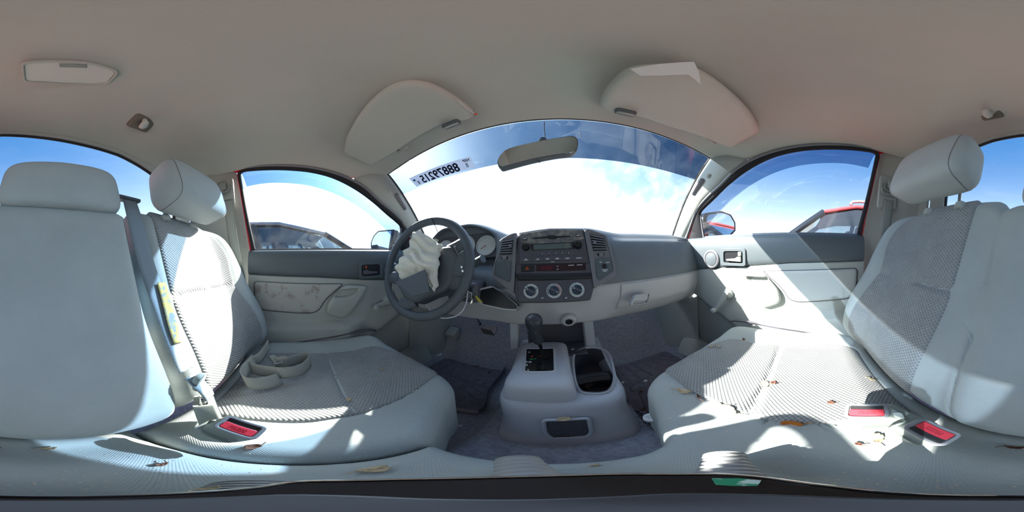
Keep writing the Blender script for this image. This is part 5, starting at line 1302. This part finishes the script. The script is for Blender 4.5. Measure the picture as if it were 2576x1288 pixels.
for a in (
    (1788, 873, .016, .012, .3, LF, 'small curled leaf at the front of the passenger cushion insert, left of a pair'),
    (1808, 873, .014, .010, 1.2, LF, 'small curled leaf at the front of the passenger cushion insert, right of a pair'),
    (1871, 855, .014, .012, 2.0, LD, 'small brown leaf near the door corner of the passenger cushion'),
    (1719, 986, .036, .016, 1.9, LF, 'long curled tan leaf on the inner edge of the passenger insert'),
    (1755, 1000, .030, .007, 2.5, LD, 'thin brown leaf stalk along the passenger cushion seam'),
    (1803, 1015, .034, .013, .4, LF, 'folded tan leaf on the passenger cushion seam, first of two'),
    (1838, 1028, .036, .017, -.2, LF, 'lobed tan leaf on the passenger cushion seam, second of two'),
    (1925, 968, .030, .020, .6, LF, 'crumbled golden leaf in the middle of the passenger cushion'),
    (1946, 964, .014, .014, 1.5, LD, 'dark leaf scrap beside the crumbled golden leaf'),
    (1992, 1063, .036, .016, .1, mat('orange_leaf', (176, 106, 44), .8, .2, var=(60, .3)), 'orange brown leaf on the passenger seam near the buckle'),
    (2090, 1014, .013, .013, .9, LD, 'small dark leaf scrap behind the PRESS buckle on white sunlit cloth'),
    (2192, 956, .022, .012, .9, LF, 'pale leaf in the crease under the passenger backrest'),
    (2208, 1104, .030, .016, -.4, LF, 'crumpled pale leaf beside the two passenger buckles'),
    (2160, 1118, .010, .007, .4, LD, 'tiny dark leaf scrap in the sun patch left of the passenger buckles'),
    (2552, 1128, .024, .010, .2, LD, 'brown leaf in the crease under the centre backrest'),
    (880, 1006, .014, .011, .4, LF, 'small pale leaf on the driver cushion insert'),
    (960, 930, .012, .008, 1.0, LF, 'tiny pale leaf near the front of the driver cushion'),
    (635, 1125, .022, .014, .7, LD, 'dark red leaf in the sunlit patch by the driver buckle'),
    (122, 1130, .020, .009, .1, LF, 'pale leaf under the front of the centre backrest'),
    (406, 1170, .012, .007, .2, LD, 'dark scrap on the centre cushion behind the camera stand'),
    (945, 1182, .026, .016, .1, LF, 'large tan leaf on the driver cushion close to the camera stand'),
    (1198, 923, .035, .016, .5, LD, 'reddish leaf on the driver floor mat'),
    (1230, 938, .018, .014, 1.5, LD, 'small brown scrap on the driver floor mat'),
    (1612, 986, .024, .018, .8, LD, 'curled brown leaf on the passenger floor mat'),
    (1618, 1030, .030, .012, .3, LD, 'thin dark leaf at the rear of the passenger floor mat'),
    (1638, 958, .006, .006, .3, LF, 'tiny pale leaf by the passenger cushion edge'),
    (1418, 1055, .034, .018, .1, LF, 'tan leaf lying in the rear tray of the console'),
    (1412, 1096, .030, .007, .0, LD, 'thin brown leaf along the bottom of the console tray'),
    (1480, 968, .034, .024, 1.0, LD, 'brown folded leaf in the cup holder'),
    (1500, 1232 - 60, .008, .005, .2, LF, 'tiny pale leaf on the front lip of the bench cushion'),
    (540, 1232, .012, .005, .1, LF, 'pale leaf beside the camera stand on the driver cushion side'),
): leaf(*a)
for (u, v, w_, l_, lb) in ((1441, 879, .012, .008, 'white paper scrap on the console beside the shifter housing'), (1567, 962, .020, .012, 'white paper scrap on the passenger mat beside the console'), (1624, 958, .022, .018, 'white paper scrap on the passenger mat near the cushion'), (1158, 1071, .014, .008, 'white paper scrap on the carpet left of the console')):
    p, n, _w = land(u, v); n = n if n.dot(EYE - p) > 0 else -n
    Fp = Frame(p, n.orthogonal(), n.cross(n.orthogonal()))
    pts = [(cos(t) * w_ / 2 * (1 + .25 * sin(5 * t)), sin(t) * l_ / 2 * (1 + .3 * cos(3 * t))) for t in [2 * pi * k / 12 for k in range(12)]]
    tag(slab('paper_scrap', Fp, pts, .0008, .0022, M['white']), lb, 'paper scrap')
p, n, _w = land(1638, 1053); Fp = Frame(p, (1, 0, 0), (0, 1, 0))
cp = lathe('bottle_cap', Fp, [(.016, .001), (.016, .010), (.014, .012), (.0005, .012)], M['white'], n=28); tag(cp, 'round white bottle cap on the passenger mat', 'cap')
for k in range(4): tube('printed_line', [Fp(-.009, -.006 + .004 * k, .0122), Fp(.009, -.006 + .004 * k, .0122)], .0005, M['bezel'], cp, seg=4)
vs, fs = [], []; R = random.Random(3)
def scatter(u0, u1, v0, v1, n, s0, s1):
    for _ in range(n):
        u, v = R.uniform(u0, u1), R.uniform(v0, v1); p, nn, who = land(u, v)
        if not (who.startswith(('cushion', 'deck', 'housing', 'floor', 'sheet', 'rear_tray', 'backrest'))): continue
        if nn.dot(EYE - p) < 0: nn = -nn
        x = nn.orthogonal().normalized(); y = nn.cross(x); t = R.uniform(0, 6.3); x, y = x * cos(t) + y * sin(t), y * cos(t) - x * sin(t)
        a, b = R.uniform(s0, s1), R.uniform(s0, s1) * .6; i = len(vs)
        for q in range(5): vs.append(p + x * a * cos(q * 1.257) + y * b * sin(q * 1.257) + nn * .0006)
        vs.append(p + nn * (.0006 + b * .7)); fs.extend([(i + q, i + (q + 1) % 5, i + 5) for q in range(5)])
scatter(0, 700, 1125, 1235, 90, .0006, .0016); scatter(1950, 2576, 1090, 1240, 110, .0006, .0018); scatter(700, 1150, 1080, 1190, 40, .0006, .0016)
scatter(1680, 2150, 850, 1100, 70, .0008, .0022); scatter(1280, 1590, 1010, 1160, 120, .0006, .0016); scatter(550, 1000, 880, 1060, 30, .0008, .002); scatter(1510, 1700, 850, 1060, 80, .001, .004); scatter(1030, 1250, 860, 1040, 40, .001, .003)
cr = build('crumbs', vs, fs, M['crumb'], None, None, 0); tag(cr, 'pale crumbs and chips scattered over seats, console and floor', 'crumbs', kind='stuff')

# ================================================================ lift everything to its height above the ground
for o in ROOTS: o.location.z += OFF
bpy.context.view_layer.update()
